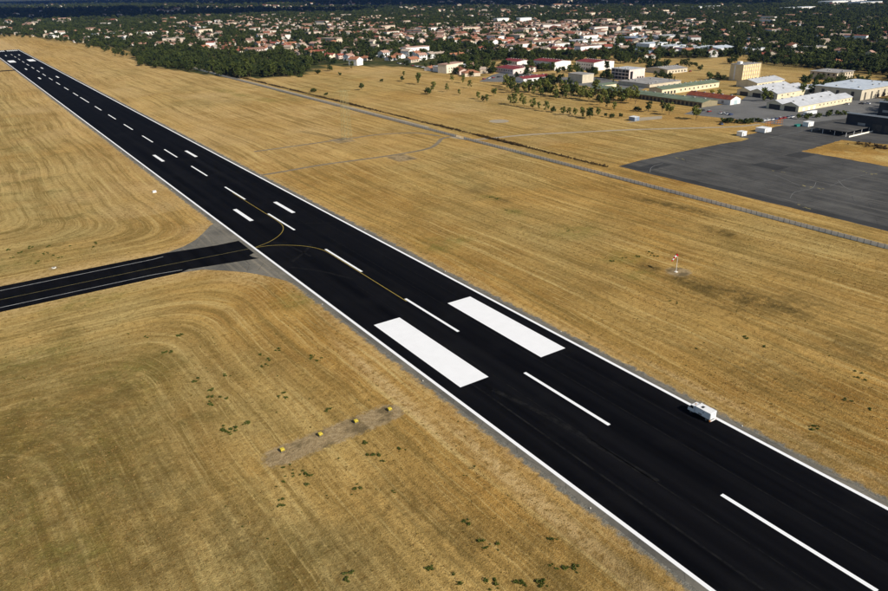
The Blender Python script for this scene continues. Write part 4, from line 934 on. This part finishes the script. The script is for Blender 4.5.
def merged(parts, name):
    bm = bmesh.new(); mats = []
    for m in parts:
        base = len(mats); n0 = len(bm.faces); bm.from_mesh(m); bm.faces.ensure_lookup_table()
        for f in list(bm.faces)[n0:]: f.material_index += base
        mats += list(m.materials)
    me = bpy.data.meshes.new(name); bm.to_mesh(me); bm.free()
    for m in mats: me.materials.append(m)
    return me
pts = [(x, y, 0, hrng.uniform(1.0,1.4), HANG.get((x, y), 0)+hrng.choice([0, math.pi/2])+hrng.normal()*.06, int(hrng.choice(7, p=[.24,.17,.2,.16,.08,.10,.05]))) for x, y, r_, _ in rest]
fx, fy, fr_, frng = sector(5200, 2700, 12500, 0, 9); t2, h2 = zone(fx, fy); kp = frng.random(len(fx)) < np.maximum(h2, .10)
pts += [(fx[i], fy[i], 0, frng.uniform(1.0,1.9), frng.uniform(0,3.1), int(frng.integers(6))) for i in np.nonzero(kp)[0]]
scatter('distant_houses', pts, [merged(HM[k], 'house_kind') for k in range(7)], 'mass of distant town houses stretching to the horizon', 'houses')
HP = np.array([(h[0], h[1]) for h in H]); hcell = {}
for x, y in HP: hcell.setdefault((int(x//12), int(y//12)), []).append((x, y))
def near_house(x, y, d=6.5):
    c = (int(x//12), int(y//12)); return any((x-q[0])**2+(y-q[1])**2 < d*d for i in (-1,0,1) for j in (-1,0,1) for q in hcell.get((c[0]+i,c[1]+j), ()))
tx, ty, trr, trng = sector(46000, 620, 2700, 2.0, 11)
tz, _ = zone(tx, ty); kp = trng.random(len(tx)) < tz*.76
wx_ = [(x, y) for x, y in zip(trng.uniform(min(p[0] for p in WOOD), max(p[0] for p in WOOD), 5200), trng.uniform(min(p[1] for p in WOOD), max(p[1] for p in WOOD), 5200))]
wx_ = [p for p in wx_ if inpoly(np.array([p[0]]), np.array([p[1]]), WOOD)[0]][:360]
T = [(x, y, np.hypot(x-CAM[0], y-CAM[1])) for x, y in wx_]
for i in np.nonzero(kp)[0]:
    if not near_house(tx[i], ty[i]) and not any(b[0] < tx[i] < b[2] and b[1] < ty[i] < b[3] for b in BLD_BOX): T.append((tx[i], ty[i], trr[i]))
# belt of trees around the base, behind barracks and pale field
for (a, b2, n, s) in [((498,64.5),(640,60),60,1),((520,61),(640,58),40,1),((612,64),(660,62),16,1),((492,59.5),(575,55.5),46,1),((575,56),(655,55),46,1),((655,56),(735,57),34,1),((55,39.5),(95,46),26,1),((92,46),(140,58),34,1),((0,36),(55,39),16,1),((495,68),(520,76),10,1),((530,67),(560,73),12,1),((560,71),(600,76),12,1),((600,72),(612,84),8,1),((640,70),(700,66),14,1),((815,84),(835,92),12,1),((540,84),(566,88),8,1),((655,80),(690,78),5,1),((492,60),(560,57),26,1),((560,57),(640,56),30,1),((640,57),(700,58),24,1),((735,62),(800,66),20,1),((800,66),(888,74),60,1),((745,60),(888,66),70,1),((440,66),(495,74),26,1),((850,84),(888,90),14,1)]:
    A_, B_ = G(*a), G(*b2)
    for k in range(n):
        q = A_+(B_-A_)*(k+trng.random())/n + np.array([trng.normal()*9, trng.normal()*9, 0])
        if not any(b[0] < q[0] < b[2] and b[1] < q[1] < b[3] for b in BLD_BOX): T.append((q[0], q[1], np.hypot(*(q-CAM)[:2])))
T.sort(key=lambda q: q[2])
left = 300-NTREE; nearT = []; restT = []
for q in T:
    px = PX([q[0], q[1], 0])[0]
    (nearT if len(nearT) < left and -5 < px < 893 else restT).append(q)
for x, y, r_ in nearT:
    k = trng.choice(['broad','tall','conifer'], p=[.68,.24,.08]); inw = inpoly(np.array([x]), np.array([y]), WOOD)[0]
    sz = trng.uniform(.65,1.25); tree(k, x, y, sz*(1.42 if inw else 1.0), '%s dark %s %s' % ('small' if sz < .82 else ('large' if sz > 1.08 else 'mid-sized'), {'broad':'broad tree','tall':'tall tree','conifer':'conifer'}[k], 'in the dense wood beside the perimeter road' if inw else area_word(x, y)), 'trees of the wood' if inw else 'trees at the town edge')
TK = [KINDS['broad'][i] for i in range(5)]+[KINDS['tall'][i] for i in range(4)]+[KINDS['conifer'][0]]
pts = [(x, y, 0, trng.uniform(.5,1.0)+.6*trng.random()**3, trng.uniform(0,6.28), int(trng.choice(10, p=[.14]*5+[.06]*4+[.06]))) for x, y, r_ in restT]
fx, fy, fr_, frng = sector(30000, 2600, 14000, -.35, 13); tz, _ = zone(fx, fy); kp = frng.random(len(fx)) < tz*.75
pts += [(fx[i], fy[i], -.5, frng.uniform(1.0,1.7)*(1+.6*(fr_[i] > 5000)), frng.uniform(0,6.28), int(frng.integers(5))) for i in np.nonzero(kp)[0]]
scatter('distant_trees', pts, [merged(t, 'tree_kind') for t in TK], 'dark mass of trees through the town and far woods', 'trees')

# ---------------------------------------------------------------- warehouses in and behind the town
def shed(px, py, wx, ly, h, mat_w, mat_r, lab, rt='flat', rh=0, rz=0):
    g = G(px, py); b = building('warehouse', lab, g[0], g[1], wx, ly, h, mat_w, mat_r, rt, rh, [('S',max(2,int(wx/14)),4,min(3.6,h-1),.1,.05,.95,'grey_wall','bay_door')], .4); return b
shed(694,54.5,60,34,8,'white_wall','roof_white','pale blue-white warehouse behind the trees of the pale field, left')
shed(718,55.2,36,30,9,'white_wall','roof_white','white warehouse behind the trees of the pale field, right','gx',2)
shed(752,54.5,34,24,7,'white_wall','roof_white','white warehouse half hidden by trees right of the pale field')
shed(649,51,40,26,10,'white_wall','roof_white','white block with flat roof among blue-roofed warehouses')
shed(632,55,34,22,6,'roof_blue','roof_blue','blue clad warehouse behind the barracks, left')
shed(645,56.5,34,20,6,'roof_blue','roof_blue','blue clad warehouse behind the office block')
shed(668,51.5,44,26,7,'white_wall','roof_white','long white warehouse behind the office block')
shed(600,50,52,30,7,'white_wall','roof_grey','pale grey roofed warehouse behind the tallest barrack')
shed(594,53.5,40,18,6,'white_wall','roof_white','low white warehouse just behind the barracks trees')
shed(576,46,60,26,8,'white_wall','roof_grey','grey roofed warehouse left of the blue warehouses')
shed(636,43,60,40,8,'grey_wall','roof_blue','wide blue-grey roof deep in the business park')
shed(658,42,70,36,8,'white_wall','roof_grey','wide pale roof deep in the business park')
shed(814,52.5,30,20,7,'beige','roof_flat','beige villa block among dark trees on the right')
shed(795,28,40,14,6,'white_wall','roof_white','small white hall among dark trees on the right')
shed(790,10.5,150,40,9,'white_wall','roof_white','long pale hall far off at upper right')
shed(832,4.5,260,60,12,'white_wall','roof_white','longest pale hall on the far right skyline')
shed(700,9,120,40,9,'white_wall','roof_white','long pale hall far off, left of the upper right halls')
shed(860,5.5,160,60,12,'shed_wall','roof_blue','blue and white hall at the upper right corner')
shed(93,37,70,24,7,'white_wall','roof_blue','long pale blue hall behind the far end of the runway')
shed(130,35.5,60,24,7,'white_wall','roof_grey','grey hall behind the far end of the runway, right of the blue hall')
shed(47,38.2,26,16,6,'white_wall','roof_white','small white hall left of the trees past the runway end')
shed(74,42.5,22,14,5,'white_wall','roof_rust','low shed with red roof at the corner of the wood')
shed(195,31,40,16,9,'white_wall','roof_white','white block on the far left of the town')
shed(330,30,60,14,9,'pinkwhite','roof_rust','long orange roofed terrace in the middle of the town, left')
shed(350,29,60,14,9,'pinkwhite','roof_rust','long orange roofed terrace in the middle of the town, right')
shed(497,24,40,16,14,'white_wall','roof_white','white apartment block at the back of the town, left')
shed(520,23.5,40,16,14,'white_wall','roof_white','white apartment block at the back of the town, right')
shed(455,30.5,50,14,8,'white_wall','roof_rust','red roofed terrace behind the long white hall')

# ---------------------------------------------------------------- ground cover
# dry scrub along the ditch behind the fence
pts = []
for y in np.arange(238, 870, .5):
    pts.append((184.5-.0045*(y-240)+trng.normal()*.7, y, 0, trng.uniform(.2,.4)+.36*vnoise(y*.06, 3.0, 5), trng.uniform(0,6.28), int(trng.integers(3))))
scrub = [crown_mesh('scrub', M['scrub'], 2.2, 3.2, 0, 8, 15, .3, 50+i) for i in range(3)]
scatter('dry_scrub', pts, scrub, 'dark brown dry scrub along the ditch behind the concrete fence', 'scrub')
g = G(880,147.5); pts = [(g[0]+trng.normal()*4, g[1]+trng.normal()*7, 0, trng.uniform(.4,.8), trng.uniform(0,6), int(trng.integers(3))) for _ in range(60)]
scatter('island_scrub', pts, scrub, 'dark brown scrub on the grass island at the apron edge', 'scrub')
# green weeds dotted over the mown grass
weeds = [crown_mesh('weed', M['weed'], .32, 1.3, 0, 6, 12, .13, 70+i) for i in range(3)]
pts = []
wpx = [(212,397),(325,410),(224,430),(233,430),(289,468),(296,475),(284,478),(306,474),(311,476),(365,444),(372,453),(382,460),(402,450),(392,492),(487,549),(482,545),(497,548),(551,540),(548,562),(566,567),(573,566),(466,524),(522,585),(542,583),(430,570),(455,575),(490,583),(348,578),(357,488),(309,486),(283,503),(130,333),(147,337),(180,336),(166,353),(172,352),(194,381),(206,371),(212,390),(226,375),(262,356),(270,360),(280,350),(224,430),(246,424),(266,364),(312,357),(320,360),(283,396),(224,398),(210,405),(490,197),(497,199),(513,212),(505,210),(568,230),(640,257),(675,302),(700,350),(745,338),(760,345),(860,380),(858,372),(868,410),(845,400),(820,430),(648,252),(655,256),(625,258),(612,262),(380,244),(395,262),(45,253),(52,256),(60,258),(20,253),(12,257),(30,248),(38,262),(70,246),(95,243),(92,247),(8,250),(48,246)]
for px, py in wpx:
    g = G(px, py)
    if abs(g[0]) < 28: continue
    for k in range(random.randint(2, 6)):
        pts.append((g[0]+random.gauss(0,.55), g[1]+random.gauss(0,.8), 0, random.uniform(.45,1.15), random.uniform(0,6), random.randrange(3)))
for _ in range(900):
    x, y = random.uniform(-125, 165), random.uniform(45, 330)
    if abs(x) < 26 or (x < 0 and 205 < y < 260): continue
    if vnoise(x*.05, y*.05, 77) < .5: continue
    pts.append((x, y, 0, random.uniform(.18,.55), random.uniform(0,6), random.randrange(3)))
scatter('weeds', pts, weeds, 'small green weeds dotted over the mown dry grass', 'weeds')

# dry tufts standing out of the mown stubble
def tuft_mesh(mat, seed):
    r_ = np.random.default_rng(seed); V = []; F = []
    for _ in range(9):
        a = r_.uniform(0, 6.28); p = np.array([math.cos(a), math.sin(a), 0])*r_.uniform(0, .22); d = np.array([math.cos(a)*.6, math.sin(a)*.6, 1.0])*r_.uniform(.16, .34); w = np.array([-math.sin(a), math.cos(a), 0])*r_.uniform(.06, .12); i = len(V)
        V += [p-w, p+w, p+d+w*.3, p+d-w*.3]; F.append((i, i+1, i+2, i+3))
    me = bpy.data.meshes.new('tuft'); me.from_pydata([tuple(v) for v in V], [], F); me.materials.append(mat); return me
M['tuft_olive'] = leaf_mat('olive_tuft', (.14, .10, .024), (.22, .15, .034), (.28, .19, .05), .25)
n_ = 190000; q_ = trng.random((n_, 2)); tx_ = -135+q_[:,0]*303; ty_ = -5+330*q_[:,1]**1.35
mw_ = np.where(tx_ < 0, smin(-tx_-22.5, np.abs(ty_-231.5)-12.5, 20.0), tx_+2.0*np.sin(ty_*.022+tx_*.03))
row_ = vnoise(mw_*.75, ty_*.012+tx_*.012, 92); dn_ = fbm(tx_*.03, ty_*.03, 91)
ok_ = (np.abs(tx_) > 27) & ~((tx_ < -20) & (np.abs(ty_-231) < 20)) & (trng.random(n_) < np.clip(row_*1.7-.75, .02, 1)*np.clip(dn_*2.4-.6, .05, 1)) & (np.hypot(tx_-89, ty_-112.5) > 4.5) & ~((tx_ > -71) & (tx_ < -34) & (ty_ > 89) & (ty_ < 98.5)) & (tx_ < 168.5)
ix = np.nonzero(ok_)[0]
scatter('grass_tufts', [(tx_[i], ty_[i], 0, float(trng.uniform(.3,.62)*(1+.5*(trng.random() < .06))), trng.uniform(0,6.28), int(trng.choice(4, p=[.22,.22,.28,.28]))) for i in ix], [tuft_mesh(M['straw'], 1), tuft_mesh(M['straw'], 2), tuft_mesh(M['tuft_olive'], 3), tuft_mesh(M['tuft_olive'], 4)], 'tufts of dry grass standing in the mown field', 'grass')

# ---------------------------------------------------------------- clouds out of frame whose shadow lies on the far woods
def cloud(name, centres, z, label, seed):
    r_ = np.random.default_rng(seed); bm = bmesh.new()
    for cx_, cy_, rad in centres:
        m = Matrix.Translation((cx_, cy_, z)) @ Matrix.Diagonal((rad, rad, rad*.38, 1.0)); n0 = len(bm.verts)
        ret = bmesh.ops.create_icosphere(bm, subdivisions=3, radius=1.0, matrix=m)
        for v in ret['verts']:
            d = v.co-Vector((cx_, cy_, z)); v.co = Vector((cx_, cy_, z)) + d*(.8+.45*float(vnoise(v.co.x/(rad*.33), v.co.y/(rad*.33)+v.co.z/(rad*.2), seed)))
    me = bpy.data.meshes.new(name); bm.to_mesh(me); bm.free(); me.materials.append(M['cloud'])
    for p in me.polygons: p.use_smooth = True
    return tag(link(name, me), label, 'cloud', kind='structure')
M['cloud'] = plain('cloud_white', (.85, .86, .88), 1.0, 0.0, .02, .002)
CZ = 1500.0; SH = np.array([SD.x, SD.y])/SD.z*CZ
cs = []
for px in range(-60, 345, 24):
    top = np.interp(px, [-60, 0, 200, 345], [10.0, 9.8, 9.0, 9.5]); bot = np.interp(px, [-60, 0, 120, 240, 345], [18.5, 18.0, 16.0, 13.0, 10.5])
    py = bot
    while py > top:
        g = G(px, py); dd = np.hypot(*(g-CAM)[:2]); rad = max(150.0, dd*.055); cs.append((g[0]+SH[0]+rng.normal()*40, g[1]+SH[1]+rng.normal()*60, rad)); py -= 1.4
for px in range(-60, 340, 30):
    for py in (3.4, 2.2, 1.0):
        g = G(px, py-(2 if px < 0 else 0)*.5); dd = min(16000.0, np.hypot(*(g-CAM)[:2])); q = CAM[:2]+(g[:2]-CAM[:2])/np.hypot(*(g-CAM)[:2])*dd; cs.append((q[0]+SH[0]+rng.normal()*150, q[1]+SH[1]+rng.normal()*200, dd*.05))
for px in range(345, 720, 22):  # unseen middle stretch, added to shade the far strip where haze is too thin
    for py in (5.2, 3.6, 1.8, 0.2):
        g = G(px, py-(px-345)*.004); dd = np.hypot(*(g-CAM)[:2]); cs.append((g[0]+SH[0]+rng.normal()*60, g[1]+SH[1]+rng.normal()*80, dd*.045))
cloud('cloud', cs, CZ, 'white cumulus bank, partly added to shade the far woods, outside the picture', 3)

# ---------------------------------------------------------------- thin summer haze
hz = MB(); hz.box(-9000, 16000, -3000, 19000, -1.5, 140.0)
hm = bpy.data.materials.new('haze'); hm.use_nodes = True; hn = hm.node_tree; hn.nodes.remove(hn.nodes['Principled BSDF'])
pv = hn.nodes.new('ShaderNodeVolumePrincipled'); pv.inputs['Color'].default_value = (.16, .36, 1.0, 1); pv.inputs['Density'].default_value = HAZE; pv.inputs['Anisotropy'].default_value = .1
hn.links.new(pv.outputs[0], hn.nodes['Material Output'].inputs['Volume'])
hob = hz.build('haze', hm); tag(hob, 'thin pale blue summer haze over the whole plain', 'haze', kind='stuff')

# ---------------------------------------------------------------- labels of look-alikes: add their place in the row
def ordinal(n):
    ones = ['', 'first','second','third','fourth','fifth','sixth','seventh','eighth','ninth','tenth','eleventh','twelfth','thirteenth','fourteenth','fifteenth','sixteenth','seventeenth','eighteenth','nineteenth','twentieth']
    tens = {2: 'twenty', 3: 'thirty', 4: 'forty', 5: 'fifty', 6: 'sixty', 7: 'seventy', 8: 'eighty', 9: 'ninety'}
    if n <= 20: return ones[n]
    if n % 10 == 0: return tens[n//10][:-1]+'ieth'
    return tens[n//10]+'-'+ones[n % 10]
same = {}
for o in COL.objects:
    if o.parent is None and o.get('label') and o.get('category') and o.get('kind') is None: same.setdefault(o['label'], []).append(o)
for lab, obs in same.items():
    if len(obs) < 2: continue
    obs.sort(key=lambda o: PX([o.location.x, o.location.y, 0])[0])
    for k, o in enumerate(obs):
        new = '%s from the left: %s' % (ordinal(k+1), lab)
        if len(new.split()) > 16: new = '%s from left: %s' % (ordinal(k+1), lab)
        if len(new.split()) <= 16 and k < 99: o['label'] = new
